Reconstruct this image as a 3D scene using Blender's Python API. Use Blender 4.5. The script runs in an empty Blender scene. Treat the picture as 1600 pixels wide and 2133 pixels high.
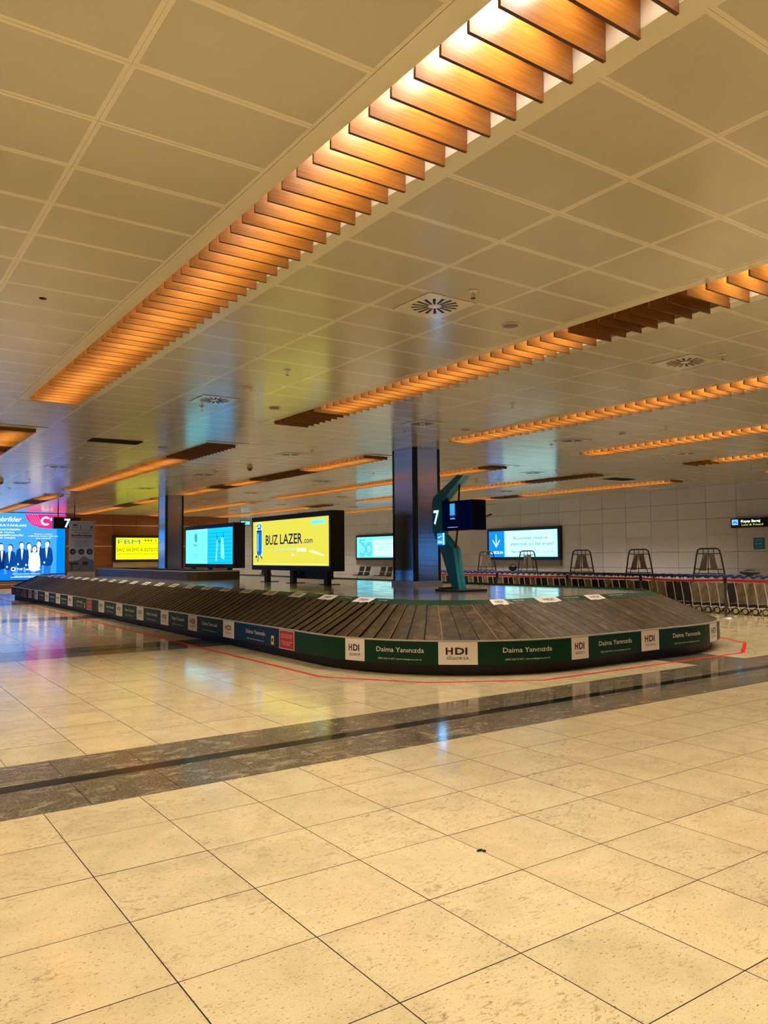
import bpy, math, random
from mathutils import Vector, Matrix
random.seed(7)
C = bpy.context.scene.collection
sc = bpy.context.scene
PI = math.pi

# ---------------------------------------------------------------- camera, world, exposure
YAW, PITCH, ROLL, FPX = 0.6078, 0.0557, -0.0082, 1625.7
cam_d = bpy.data.cameras.new('camera')
cam = bpy.data.objects.new('camera', cam_d)
C.objects.link(cam)
fw = Vector((math.sin(YAW) * math.cos(PITCH), math.cos(YAW) * math.cos(PITCH), math.sin(PITCH)))
r0 = Vector((math.cos(YAW), -math.sin(YAW), 0))
u0 = r0.cross(fw)
rt = math.cos(ROLL) * r0 + math.sin(ROLL) * u0
up = -math.sin(ROLL) * r0 + math.cos(ROLL) * u0
mw = Matrix((rt, up, -fw)).transposed().to_4x4()
mw.translation = Vector((0, 0, 1.6))
cam.matrix_world = mw
cam_d.sensor_fit = 'VERTICAL'
cam_d.sensor_height = 36.0
cam_d.lens = FPX * 36.0 / 2133.0
cam_d.clip_start = 0.05
cam_d.clip_end = 300
sc.camera = cam

w = bpy.data.worlds.new('world')
sc.world = w
w.use_nodes = True
w.node_tree.nodes['Background'].inputs[0].default_value = (0.9, 0.8, 0.65, 1)
w.node_tree.nodes['Background'].inputs[1].default_value = 0.05
sc.view_settings.view_transform = 'Standard'
sc.view_settings.look = 'None'
sc.view_settings.gamma = 1.0
sc.view_settings.use_curve_mapping = False
sc.view_settings.exposure = 0.0
LAMP = 32.0          # watts per metre of lit strip lamp (row over the photographer, row over the carousel)
LAMP_COL = (1.0, 0.90, 0.72)
H = 4.11             # ceiling height

# ---------------------------------------------------------------- materials
def lin(c):
    return tuple((v / 255.0 / 12.92) if v / 255.0 <= 0.04045 else ((v / 255.0 + 0.055) / 1.055) ** 2.4 for v in c)
MATS = {}
def mat(name, col, rough=0.5, metal=0.0, spec=0.5, coat=0.0, srgb=True):
    if name in MATS: return MATS[name]
    m = bpy.data.materials.new(name)
    m.use_nodes = True
    b = m.node_tree.nodes['Principled BSDF']
    c = lin(col) if srgb else col
    b.inputs['Base Color'].default_value = (*c, 1)
    b.inputs['Roughness'].default_value = rough
    b.inputs['Metallic'].default_value = metal
    b.inputs['Specular IOR Level'].default_value = spec
    b.inputs['Coat Weight'].default_value = coat
    MATS[name] = m
    return m
def emi(name, col, s=1.0):
    if name in MATS: return MATS[name]
    m = bpy.data.materials.new(name)
    m.use_nodes = True
    nt = m.node_tree
    nt.nodes.clear()
    e = nt.nodes.new('ShaderNodeEmission')
    e.inputs[0].default_value = (*lin(col), 1)
    e.inputs[1].default_value = s * (1.35 if name.startswith(('screen', 'lightbox', 'suit', 'face', 'flag', 'trousers', 'shirt')) else 1.0)
    o = nt.nodes.new('ShaderNodeOutputMaterial')
    nt.links.new(e.outputs[0], o.inputs[0])
    MATS[name] = m
    return m
def nodes(m):
    nt = m.node_tree
    return nt, nt.nodes['Principled BSDF']
def world_vec(nt, scale=(1, 1, 1), rand=6.0):
    g = nt.nodes.new('ShaderNodeNewGeometry')
    oi = nt.nodes.new('ShaderNodeObjectInfo')
    mu = nt.nodes.new('ShaderNodeMath'); mu.operation = 'MULTIPLY'; mu.inputs[1].default_value = rand
    nt.links.new(oi.outputs['Random'], mu.inputs[0])
    ad = nt.nodes.new('ShaderNodeVectorMath'); ad.operation = 'ADD'
    nt.links.new(g.outputs['Position'], ad.inputs[0]); nt.links.new(mu.outputs[0], ad.inputs[1])
    mp = nt.nodes.new('ShaderNodeMapping'); mp.inputs['Scale'].default_value = scale
    nt.links.new(ad.outputs[0], mp.inputs[0])
    return mp.outputs[0], oi.outputs['Random']
def noise(nt, vec, scale, detail=3, rough=0.5, dist=0.0):
    n = nt.nodes.new('ShaderNodeTexNoise')
    n.inputs['Scale'].default_value = scale; n.inputs['Detail'].default_value = detail
    n.inputs['Roughness'].default_value = rough; n.inputs['Distortion'].default_value = dist
    nt.links.new(vec, n.inputs['Vector'])
    return n.outputs['Fac']
def ramp(nt, fac, stops):
    r = nt.nodes.new('ShaderNodeValToRGB')
    el = r.color_ramp.elements
    while len(el) < len(stops): el.new(0.5)
    for e, (p, c) in zip(el, stops):
        e.position = p; e.color = (*c, 1) if len(c) == 3 else c
    nt.links.new(fac, r.inputs[0])
    return r.outputs[0]
def mixc(nt, fac, a, b, mode='MIX'):
    m = nt.nodes.new('ShaderNodeMix'); m.data_type = 'RGBA'; m.blend_type = mode
    if isinstance(fac, (int, float)): m.inputs[0].default_value = fac
    else: nt.links.new(fac, m.inputs[0])
    for i, v in ((6, a), (7, b)):
        if isinstance(v, tuple): m.inputs[i].default_value = (*v, 1)
        else: nt.links.new(v, m.inputs[i])
    return m.outputs[2]
def bump(nt, b, fac, strength=0.2, dist=0.01):
    bp = nt.nodes.new('ShaderNodeBump'); bp.inputs['Strength'].default_value = strength
    bp.inputs['Distance'].default_value = dist
    nt.links.new(fac, bp.inputs['Height']); nt.links.new(bp.outputs[0], b.inputs['Normal'])

# polished cream stone
m_tile = mat('cream_stone', (222, 196, 150), 0.10, spec=0.75)
nt, b = nodes(m_tile)
v, rnd = world_vec(nt, (1, 1, 1), 9.0)
cloud = noise(nt, v, 2.6, 4, 0.6, 0.8)
base = ramp(nt, cloud, [(0.25, (0.56, 0.475, 0.29)), (0.55, (0.67, 0.575, 0.36)), (0.8, (0.72, 0.63, 0.41))])
v2, _ = world_vec(nt, (1.0, 2.2, 1), 9.0)
vein = noise(nt, v2, 11.0, 5, 0.65, 1.6)
veinf = ramp(nt, vein, [(0.54, (0, 0, 0)), (0.66, (1, 1, 1))])
patch = ramp(nt, noise(nt, v, 1.7, 2), [(0.44, (0, 0, 0)), (0.62, (1, 1, 1))])
vf = nt.nodes.new('ShaderNodeMath'); vf.operation = 'MULTIPLY'
nt.links.new(veinf, vf.inputs[0]); nt.links.new(patch, vf.inputs[1])
vf2 = nt.nodes.new('ShaderNodeMath'); vf2.operation = 'MULTIPLY'; vf2.inputs[1].default_value = 0.8
nt.links.new(vf.outputs[0], vf2.inputs[0])
c1 = mixc(nt, vf2.outputs[0], base, (0.33, 0.25, 0.15))
pits = ramp(nt, noise(nt, v2, 62.0, 3, 0.55, 0.5), [(0.63, (0, 0, 0)), (0.66, (1, 1, 1))])
pf = nt.nodes.new('ShaderNodeMath'); pf.operation = 'MULTIPLY'; pf.inputs[1].default_value = 0.85
nt.links.new(pits, pf.inputs[0])
c2 = mixc(nt, pf.outputs[0], c1, (0.22, 0.15, 0.08))
fine = ramp(nt, noise(nt, v, 180.0, 2), [(0.35, (0.93, 0.93, 0.93)), (0.65, (1.05, 1.05, 1.05))])
c3 = mixc(nt, 1.0, c2, fine, 'MULTIPLY')
tint = ramp(nt, rnd, [(0.0, (0.95, 0.95, 0.93)), (1.0, (1.04, 1.02, 1.0))])
c4 = mixc(nt, 1.0, c3, tint, 'MULTIPLY')
nt.links.new(c4, b.inputs['Base Color'])
rr = ramp(nt, noise(nt, v, 5.0, 3), [(0.3, (0.07, 0.07, 0.07)), (0.75, (0.17, 0.17, 0.17))])
nt.links.new(rr, b.inputs['Roughness'])

m_granite = mat('dark_granite', (95, 80, 60), 0.12)
nt, b = nodes(m_granite)
v, rnd = world_vec(nt, (1, 1.8, 1), 9.0)
n1 = noise(nt, v, 3.5, 5, 0.65, 1.5)
g1 = ramp(nt, n1, [(0.3, (0.07, 0.058, 0.040)), (0.52, (0.13, 0.108, 0.072)), (0.68, (0.30, 0.26, 0.18))])
fl = ramp(nt, noise(nt, v, 55.0, 3, 0.6, 0.5), [(0.57, (0, 0, 0)), (0.64, (1, 1, 1))])
ff = nt.nodes.new('ShaderNodeMath'); ff.operation = 'MULTIPLY'; ff.inputs[1].default_value = 0.6
nt.links.new(fl, ff.inputs[0])
nt.links.new(mixc(nt, ff.outputs[0], g1, (0.46, 0.40, 0.29)), b.inputs['Base Color'])
m_black_stone = mat('black_stone', (20, 18, 20), 0.10)
m_grout = mat('grout', (44, 26, 16), 0.8)

m_ceil = mat('ceiling_metal', (200, 190, 168), 0.24, spec=0.9)      # perforated field of a panel
nt, b = nodes(m_ceil)
v, rnd = world_vec(nt, (1, 1, 1), 3.0)
b.inputs['Coat Weight'].default_value = 0.5; b.inputs['Coat Roughness'].default_value = 0.16
pf_ = ramp(nt, noise(nt, v, 260.0, 1), [(0.3, (0.46, 0.41, 0.275)), (0.7, (0.53, 0.475, 0.32))])
nt.links.new(pf_, b.inputs['Base Color'])
m_ceil_edge = mat('ceiling_metal_edge', (214, 202, 176), 0.22, spec=0.9)
nt, b = nodes(m_ceil_edge); b.inputs['Coat Weight'].default_value = 0.5; b.inputs['Coat Roughness'].default_value = 0.16; b.inputs['Base Color'].default_value = (0.70, 0.64, 0.45, 1)
m_void = mat('ceiling_void', (40, 34, 26), 0.9)

m_wood = mat('slat_wood', (205, 120, 50), 0.28, spec=0.5)
nt, b = nodes(m_wood)
v, rnd = world_vec(nt, (1.2, 1.2, 26), 5.0)
wg = noise(nt, v, 3.0, 4, 0.6, 0.3)
wc = ramp(nt, wg, [(0.3, (0.19, 0.074, 0.011)), (0.7, (0.32, 0.138, 0.022))])
tint = ramp(nt, rnd, [(0.0, (0.8, 0.76, 0.7)), (1.0, (1.08, 1.06, 1.05))])
nt.links.new(mixc(nt, 1.0, wc, tint, 'MULTIPLY'), b.inputs['Base Color'])
m_wood_edge = mat('slat_wood_edge', (70, 34, 18), 0.5)
m_brown = mat('brown_wall_panel', (96, 44, 16), 0.35)
nt, b = nodes(m_brown)
v, rnd = world_vec(nt, (1, 1, 8), 5.0)
nt.links.new(ramp(nt, noise(nt, v, 2.0, 3), [(0.3, (0.15, 0.048, 0.012)), (0.7, (0.24, 0.078, 0.02))]), b.inputs['Base Color'])
m_wall = mat('wall_panel', (178, 176, 178), 0.42)
nt, b = nodes(m_wall)
v, rnd = world_vec(nt, (1, 1, 1), 5.0)
wl = ramp(nt, noise(nt, v, 12.0, 3), [(0.3, (0.54, 0.575, 0.70)), (0.7, (0.60, 0.635, 0.76))])
tint = ramp(nt, rnd, [(0.0, (0.94, 0.94, 0.95)), (1.0, (1.04, 1.04, 1.04))])
nt.links.new(mixc(nt, 1.0, wl, tint, 'MULTIPLY'), b.inputs['Base Color'])
m_joint = mat('wall_joint', (70, 64, 60), 0.8)
m_line = mat('pale_metal_line', (215, 200, 180), 0.3, 0.4)
m_plaster = mat('plain_plaster', (170, 160, 145), 0.7)

m_rubber = mat('rubber_slat', (92, 76, 54), 0.5, spec=0.22)
nt, b = nodes(m_rubber)
v, rnd = world_vec(nt, (1, 1, 1), 9.0)
rc = ramp(nt, noise(nt, v, 6.0, 5, 0.65, 0.6), [(0.3, (0.024, 0.014, 0.006)), (0.52, (0.052, 0.034, 0.014)), (0.70, (0.115, 0.078, 0.034))])
tint = ramp(nt, rnd, [(0.0, (0.7, 0.7, 0.7)), (1.0, (1.15, 1.12, 1.05))])
nt.links.new(mixc(nt, 1.0, rc, tint, 'MULTIPLY'), b.inputs['Base Color'])
bump(nt, b, noise(nt, v, 40.0, 3), 0.15, 0.004)
m_rub_shade = mat('rubber_edge_shade', (14, 11, 8), 0.7, spec=0.1)  # slat edge painted black for the dark shadow in the gaps
m_rub_line = mat('rubber_pale_edge', (128, 108, 74), 0.5, spec=0.2)  # paler edge strip on every third slat round the bend
m_deck = mat('deck_steel', (200, 196, 188), 0.1, 0.75)
nt, b = nodes(m_deck)
v, rnd = world_vec(nt, (1, 1, 1), 0.0)
nt.links.new(ramp(nt, noise(nt, v, 4.0, 4), [(0.3, (0.08, 0.08, 0.08)), (0.7, (0.17, 0.17, 0.17))]), b.inputs['Roughness'])
bump(nt, b, noise(nt, v, 1.6, 2), 0.02, 0.01)
m_trim = mat('rim_aluminium', (205, 200, 190), 0.3, 0.8)
m_black = mat('black_paint', (14, 14, 16), 0.35)
m_kick = mat('black_kick', (10, 10, 11), 0.5)
m_steel = mat('brushed_steel', (205, 204, 206), 0.16, 1.0)
nt, b = nodes(m_steel)
b.inputs['Anisotropic'].default_value = 0.0
v, rnd = world_vec(nt, (1, 1, 14), 0.0)
bump(nt, b, noise(nt, v, 0.9, 2), 0.05, 0.02)
m_green = mat('green_print', (4, 50, 34), 0.4, spec=0.2)
m_blue_p = mat('blue_print', (8, 46, 88), 0.4, spec=0.2)
m_white_p = mat('white_print', (226, 220, 216), 0.34)
m_red_p = mat('red_print', (176, 34, 44), 0.4)
m_ink = mat('black_ink', (18, 18, 22), 0.45)
m_yell_p = mat('yellow_sticker', (236, 200, 30), 0.4)
m_tape = mat('red_tape', (200, 24, 14), 0.6, spec=0.15)
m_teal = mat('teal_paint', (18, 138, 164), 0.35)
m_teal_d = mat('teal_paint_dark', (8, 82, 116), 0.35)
m_navy = mat('dark_glass', (6, 8, 20), 0.12)
m_cartsteel = mat('cart_steel', (226, 224, 218), 0.35, 0.3)
m_cartblue = mat('cart_handle_blue', (24, 44, 132), 0.4)
m_cartboard = mat('cart_board', (150, 130, 100), 0.5)
nt, b = nodes(m_cartboard)
v, rnd = world_vec(nt, (1, 1, 1), 9.0)
nt.links.new(ramp(nt, noise(nt, v, 5.0, 3), [(0.3, (0.26, 0.21, 0.14)), (0.7, (0.50, 0.42, 0.29))]), b.inputs['Base Color'])
m_cartdark = mat('cart_dark_plastic', (26, 26, 28), 0.5)
m_hub = mat('cart_wheel_cover', (196, 190, 140), 0.45)
m_racktube = mat('rack_tube', (66, 62, 56), 0.4, 0.3)
m_rackboard = mat('rack_board', (134, 126, 114), 0.5)
m_belt = mat('red_belt', (176, 20, 22), 0.6)
m_seat = mat('seat_black', (18, 18, 20), 0.4)
m_chrome = mat('chrome', (210, 210, 210), 0.15, 1.0)
m_fixture = mat('white_plastic', (205, 195, 175), 0.4)
m_liner = mat('white_liner', (156, 148, 134), 0.5)

# ---------------------------------------------------------------- mesh helpers
class MB:
    """collects shapes for ONE mesh object"""
    def __init__(s): s.v = []; s.f = []; s.m = []; s.mats = []
    def mi(s, m):
        if m not in s.mats: s.mats.append(m)
        return s.mats.index(m)
    def face(s, pts, m):
        k = len(s.v); s.v += [tuple(p) for p in pts]
        s.f.append(tuple(range(k, k + len(pts)))); s.m.append(s.mi(m))
    def add(s, vs, fs, m):
        k = len(s.v); s.v += [tuple(p) for p in vs]; i = s.mi(m)
        for f in fs: s.f.append(tuple(k + j for j in f)); s.m.append(i)
    def box(s, a, b_, m, top=None):
        x0, y0, z0 = a; x1, y1, z1 = b_
        vs = [(x0, y0, z0), (x1, y0, z0), (x1, y1, z0), (x0, y1, z0), (x0, y0, z1), (x1, y0, z1), (x1, y1, z1), (x0, y1, z1)]
        s.add(vs, [(3, 2, 1, 0), (0, 1, 5, 4), (1, 2, 6, 5), (2, 3, 7, 6), (3, 0, 4, 7)], m)
        s.add(vs[4:], [(0, 1, 2, 3)], top or m)
    def chbox(s, a, b_, m, c=0.01):
        """box with chamfered vertical edges and top rim"""
        x0, y0, z0 = a; x1, y1, z1 = b_
        def ring(i, z): return [(x0 + i + c, y0 + i, z), (x1 - i - c, y0 + i, z), (x1 - i, y0 + i + c, z), (x1 - i, y1 - i - c, z),
                                (x1 - i - c, y1 - i, z), (x0 + i + c, y1 - i, z), (x0 + i, y1 - i - c, z), (x0 + i, y0 + i + c, z)]
        vs = ring(0, z0) + ring(0, z1 - c) + ring(c * 0.7, z1)
        fs = [tuple(reversed(range(8))), tuple(range(16, 24))]
        for k in range(8):
            j = (k + 1) % 8
            fs += [(k, j, 8 + j, 8 + k), (8 + k, 8 + j, 16 + j, 16 + k)]
        s.add(vs, fs, m)
    def tube(s, pts, r, m, seg=6, cap=True):
        pts = [Vector(p) for p in pts]; n = len(pts); rings = []
        prev = None
        for i, p in enumerate(pts):
            d = (pts[min(i + 1, n - 1)] - pts[max(i - 1, 0)]).normalized()
            a = prev if prev is not None else (Vector((0, 0, 1)) if abs(d.z) < 0.9 else Vector((1, 0, 0)))
            x = d.cross(a).normalized(); a2 = x.cross(d).normalized(); prev = a2
            rings.append([p + r * (math.cos(t * 2 * PI / seg) * x + math.sin(t * 2 * PI / seg) * a2) for t in range(seg)])
        vs = [q for rg in rings for q in rg]; fs = []
        for i in range(n - 1):
            for t in range(seg):
                t2 = (t + 1) % seg
                fs.append((i * seg + t, i * seg + t2, (i + 1) * seg + t2, (i + 1) * seg + t))
        if cap: fs += [tuple(reversed(range(seg))), tuple((n - 1) * seg + t for t in range(seg))]
        s.add(vs, fs, m)
    def cyl(s, c, ax, r, h, m, seg=16, r2=None):
        ax = Vector(ax).normalized(); c = Vector(c)
        a = Vector((0, 0, 1)) if abs(ax.z) < 0.9 else Vector((1, 0, 0))
        x = ax.cross(a).normalized(); y = ax.cross(x)
        r2 = r if r2 is None else r2
        vs = [c + r * (math.cos(t * 2 * PI / seg) * x + math.sin(t * 2 * PI / seg) * y) for t in range(seg)]
        vs += [c + ax * h + r2 * (math.cos(t * 2 * PI / seg) * x + math.sin(t * 2 * PI / seg) * y) for t in range(seg)]
        fs = [tuple(range(seg)), tuple(reversed(range(seg, 2 * seg)))]
        for t in range(seg): fs.append((t, (t + 1) % seg, seg + (t + 1) % seg, seg + t))
        s.add(vs, fs, m)
    def ellipsoid(s, c, r, m, nu=10, nv=6):
        vs = []; fs = []
        for j in range(nv + 1):
            t = PI * j / nv
            for i in range(nu):
                p = 2 * PI * i / nu
                vs.append((c[0] + r[0] * math.sin(t) * math.cos(p), c[1] + r[1] * math.sin(t) * math.sin(p), c[2] + r[2] * math.cos(t)))
        for j in range(nv):
            for i in range(nu):
                i2 = (i + 1) % nu
                fs.append((j * nu + i, (j + 1) * nu + i, (j + 1) * nu + i2, j * nu + i2))
        s.add(vs, fs, m)
    def mesh(s, name, smooth=False):
        me = bpy.data.meshes.new(name)
        me.from_pydata(s.v, [], s.f)
        for m in s.mats: me.materials.append(m)
        me.polygons.foreach_set('material_index', s.m)
        if smooth: me.polygons.foreach_set('use_smooth', [True] * len(s.f))
        me.update()
        return me
    def build(s, name, parent=None, smooth=False, **kw):
        return link(name, s.mesh(name, smooth), parent, **kw)
def link(name, data, parent=None, loc=None, **kw):
    o = bpy.data.objects.new(name, data); C.objects.link(o)
    if parent is not None:
        o.parent = parent
        o.matrix_parent_inverse = Matrix.Translation(-WL(parent)) if not kw.pop('local', False) else Matrix.Identity(4)
    else: kw.pop('local', None)
    if loc is not None: o.location = loc
    for k, v_ in kw.items(): o[k] = v_
    return o
def WL(o):
    p = Vector((0, 0, 0))
    q = o
    # roots carry the only translation; parts are modelled in place
    while q.parent is not None: q = q.parent
    return Vector(q.location) if o.parent is None else Vector((0, 0, 0))
def thing(name, label, cat, loc, group=None, kind=None, rz=0):
    o = bpy.data.objects.new(name, None); C.objects.link(o); o.location = loc
    o.empty_display_size = 0.2
    o.rotation_euler = (0, 0, rz)
    o['label'] = label; o['category'] = cat
    if group: o['group'] = group
    if kind: o['kind'] = kind
    return o
def tagm(o, label, cat, group=None):
    o['label'] = label; o['category'] = cat
    if group: o['group'] = group
    return o
def copy_tree(o, parent=None):
    c = o.copy(); C.objects.link(c)
    if parent is not None:
        c.parent = parent; c.matrix_parent_inverse = o.matrix_parent_inverse.copy()
    for ch in [x for x in KIDS.get(o.name, [])]: KIDS.setdefault(c.name, []).append(copy_tree(ch, c))
    return c
KIDS = {}
def kid(parent, name, mb_or_me, smooth=False, **kw):
    me = mb_or_me.mesh(name, smooth) if isinstance(mb_or_me, MB) else mb_or_me
    o = link(name, me, parent, local=True, **kw)
    KIDS.setdefault(parent.name, []).append(o)
    return o

# lettering -> flat triangles
TXT = {}
def text2d(s, bold=0.0):
    key = (s, bold)
    if key in TXT: return TXT[key]
    cu = bpy.data.curves.new('lettering', 'FONT'); cu.body = s; cu.size = 1.0; cu.offset = bold; cu.resolution_u = 2
    o = bpy.data.objects.new('lettering_tmp', cu); C.objects.link(o)
    dg = bpy.context.evaluated_depsgraph_get(); dg.update()
    me = bpy.data.meshes.new_from_object(o.evaluated_get(dg))
    vs = [(v_.co.x, v_.co.y) for v_ in me.vertices]
    fs = [tuple(p.vertices) for p in me.polygons]
    bpy.data.objects.remove(o); bpy.data.curves.remove(cu); bpy.data.meshes.remove(me)
    x0 = min(p[0] for p in vs); x1 = max(p[0] for p in vs)
    vs = [(x - x0, y) for x, y in vs]
    TXT[key] = (vs, fs, x1 - x0)
    return TXT[key]

class Face:
    """a flat print: origin o, right r, up u, all in metres; layers step out along n"""
    def __init__(s, o, r, u):
        s.o = Vector(o); s.r = Vector(r).normalized(); s.u = Vector(u).normalized(); s.n = s.r.cross(s.u)
        s.pic = MB(); s.let = MB(); s.k = 0
    def P(s, x, y, d): return s.o + s.r * x + s.u * y + s.n * d
    def poly(s, pts, m, d=None):
        s.k += 1
        d = 0.0015 + 0.0006 * s.k if d is None else d
        s.pic.face([s.P(x, y, d) for x, y in pts], m)
    def rect(s, x, y, w_, h_, m, d=None): s.poly([(x, y), (x + w_, y), (x + w_, y + h_), (x, y + h_)], m, d)
    def ell(s, x, y, rx, ry, m, n=20, d=None, a0=0, a1=2 * PI):
        s.poly([(x + rx * math.cos(a0 + (a1 - a0) * i / n), y + ry * math.sin(a0 + (a1 - a0) * i / n)) for i in range(n + (0 if a1 - a0 > 6.28 else 1))], m, d)
    def ring(s, x, y, rx, ry, t, m, n=28, a0=0, a1=2 * PI):
        s.k += 1; d = 0.0015 + 0.0006 * s.k
        for i in range(n):
            p, q = a0 + (a1 - a0) * i / n, a0 + (a1 - a0) * (i + 1) / n
            s.pic.face([s.P(x + rx * math.cos(p), y + ry * math.sin(p), d), s.P(x + rx * math.cos(q), y + ry * math.sin(q), d),
                        s.P(x + (rx - t) * math.cos(q), y + (ry - t) * math.sin(q), d), s.P(x + (rx - t) * math.cos(p), y + (ry - t) * math.sin(p), d)], m)
    def text(s, st, x, y, h_, m, width=None, align='l', bold=0.0, slant=0.0):
        vs, fs, wd = text2d(st, bold)
        sy = h_ / 0.73
        sx = sy if width is None else width / wd
        off = 0 if align == 'l' else (-wd * sx / 2 if align == 'c' else -wd * sx)
        d = 0.03
        s.let.add([s.P(x + off + a * sx + slant * b_ * sy, y + b_ * sy, d) for a, b_ in vs], fs, m)
    def finish(s, parent, pic='printed_picture', let='lettering'):
        # wrap-up as sub-parts of the panel that carries them
        if s.pic.f: s.pic.build(pic, parent)
        if s.let.f:
            for i, v_ in enumerate(s.let.v):
                p = Vector(v_); s.let.v[i] = tuple(p - s.n * (0.03 - 0.004 - 0.0006 * s.k))
            s.let.build(let, parent)

# ================================================================ SETTING
XW, YB = 26.9, 46.5
XL_, YL_ = -8.0, -18.0
# ---------------- floor
sub = MB(); sub.box((XL_, YL_, -0.2), (XW + 0.3, YB + 0.3, -0.004), m_grout)
floor = sub.build('floor', kind='structure')
cells = []                       # (x0,y0,x1,y1,mat)
xs = []
x = 1.0835 - 0.6008 * 16
while x < XW: xs.append(x); x += 0.6008
ysn = []; y = 5.327
while y > YL_: ysn.append(y); y -= 0.596
for i in range(len(ysn) - 1):
    for x in xs: cells.append((x, ysn[i + 1], x + 0.6008, ysn[i], m_tile))
def field(y0, y1, n):
    for i in range(n):
        a = y0 + (y1 - y0) * i / n; b_ = y0 + (y1 - y0) * (i + 1) / n
        for x in xs:
            dark = 9.9 < x + 0.3 < 11.1 and i < 3
            cells.append((x, a, x + 0.6008, b_, m_granite if dark else m_tile))
field(6.68, 13.35, 11); field(14.7, 21.37, 11); field(22.72, 29.4, 11); field(30.75, 37.4, 11); field(38.8, 46.5, 13)
for yb in (5.327, 13.35, 21.37, 29.4, 37.4):
    for x in xs:
        cells.append((x + 0.3, yb, x + 0.9008, yb + 0.613, m_granite))
        cells.append((x + 0.3, yb + 0.773, x + 0.9008, yb + 1.353, m_granite))
    for x in xs[::2]: cells.append((x, yb + 0.613, x + 1.2016, yb + 0.773, m_black_stone))
def to_cam(px, py, pz):
    d = Vector((px, py, pz - 1.6)); z = d.dot(fw)
    if z < 0.3: return None
    return 800 + FPX * d.dot(rt) / z, 1066.5 - FPX * d.dot(up) / z, z
def seen_size(cx, cy, cz):
    q = to_cam(cx, cy, cz)
    if q is None or not (-150 < q[0] < 1750 and -150 < q[1] < 2290): return 0
    return abs(cz - 1.6) / (q[2] ** 3)          # foreshortened area
def tile_geo(mb, x0, y0, x1, y1, m):
    g = 0.0016; c = 0.0011; dz = random.uniform(-0.0004, 0.0004)
    a = [(x0 + g, y0 + g), (x1 - g, y0 + g), (x1 - g, y1 - g), (x0 + g, y1 - g)]
    t = [(x0 + g + c, y0 + g + c), (x1 - g - c, y0 + g + c), (x1 - g - c, y1 - g - c), (x0 + g + c, y1 - g - c)]
    vs = [(p[0], p[1], -0.0038) for p in a] + [(p[0], p[1], -0.001 + dz) for p in a] + [(p[0], p[1], dz) for p in t]
    fs = []
    for k in range(4):
        j = (k + 1) % 4; fs += [(k, j, 4 + j, 4 + k), (4 + k, 4 + j, 8 + j, 8 + k)]
    mb.add(vs, [(8, 9, 10, 11)], m); mb.add(vs, fs, m_grout)
cells = [(max(a, XL_), b_, min(c, XW), d, m) for a, b_, c, d, m in cells if b_ < YB and a < XW and c > XL_]
def under_car(a, b_, c, d): return a > 6.0 and c < 13.3 and b_ > 8.6 and d < 36.5
cells = [c for c in cells if not under_car(*c[:4])]
cells.sort(key=lambda c: -seen_size((c[0] + c[2]) / 2, (c[1] + c[3]) / 2, 0))
for c in cells[:300]:
    mb = MB(); tile_geo(mb, *c)
    link('floor_tile' if c[4] is m_tile else ('border_tile' if c[4] is m_granite else 'black_border_strip'), mb.mesh('floor_tile'), floor)
rest = MB()
for c in cells[300:]: tile_geo(rest, *c)
rest.build('distant_floor_tiles', floor, kind='stuff')

# red safety line taped on the floor round the carousel
tp = [(5.27, 36.0), (5.27, 9.07), (6.09, 7.84), (7.39, 7.08), (11.9, 7.08), (13.2, 7.80), (14.07, 9.07), (14.07, 36.0)]
mb = MB()
def offs(pts, d):
    out = []
    for i, p in enumerate(pts):
        a = Vector(pts[max(i - 1, 0)]); b_ = Vector(pts[min(i + 1, len(pts) - 1)]); p = Vector(p)
        n1 = (p - a).normalized() if i > 0 else (b_ - p).normalized()
        n2 = (b_ - p).normalized() if i < len(pts) - 1 else n1
        t = (n1 + n2).normalized(); nn = Vector((-t.y, t.x)); k = d / max(0.3, nn.dot(Vector((-n1.y, n1.x))))
        out.append(p + nn * k)
    return out
A_, B_ = offs(tp, 0.03), offs(tp, -0.03)
for i in range(len(tp) - 1):
    a, b_, c, d = B_[i], B_[i + 1], A_[i + 1], A_[i]
    mb.add([(p.x, p.y, z) for z in (0.0006, 0.0022) for p in (a, b_, c, d)],
           [(4, 5, 6, 7), (0, 1, 5, 4), (1, 2, 6, 5), (2, 3, 7, 6), (3, 0, 4, 7)], m_tape)
tagm(mb.build('floor_tape'), 'thin red safety line taped on the floor around the baggage carousel', 'tape line')
# small scrap lying on a tile joint
mb = MB(); mb.ellipsoid((2.875, 3.255, 0.006), (0.022, 0.008, 0.006), m_black, 8, 4)
mb.ellipsoid((2.89, 3.235, 0.006), (0.012, 0.012, 0.005), m_black, 8, 4)
SCRAP = mb

# ---------------- ceiling
cs = MB(); cs.box((XL_, YL_, 4.72), (XW + 0.3, YB + 0.3, 4.9), m_void)
ceiling = cs.build('ceiling', kind='structure')
STRIPX = [2.36 + 4.2 * k for k in range(-2, 6)]
STRIPY = [(-17.3, -3.7), (-0.6, 13.05), (16.2, 29.9), (32.75, 46.2)]
panels = []                       # x0,x1,y0,y1,wide_edge
PY0 = 2.612
for sx in STRIPX:
    f0, f1 = sx - 0.14, sx + 0.86
    cols = [(f1 + (4.2 - 1.0) / 3 * k, f1 + (4.2 - 1.0) / 3 * (k + 1)) for k in range(3)]
    n0 = int(math.floor((YL_ - PY0) / 0.631)); n1 = int(math.ceil((YB - PY0) / 0.631))
    for j in range(n0, n1):
        y0, y1 = PY0 + j * 0.631, PY0 + (j + 1) * 0.631
        for c in cols: panels.append((c[0], c[1], y0, y1))
        if not any(a - 0.25 < y1 and y0 < b_ + 0.25 for a, b_ in STRIPY): panels.append((f0, f1, y0, y1))
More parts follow.
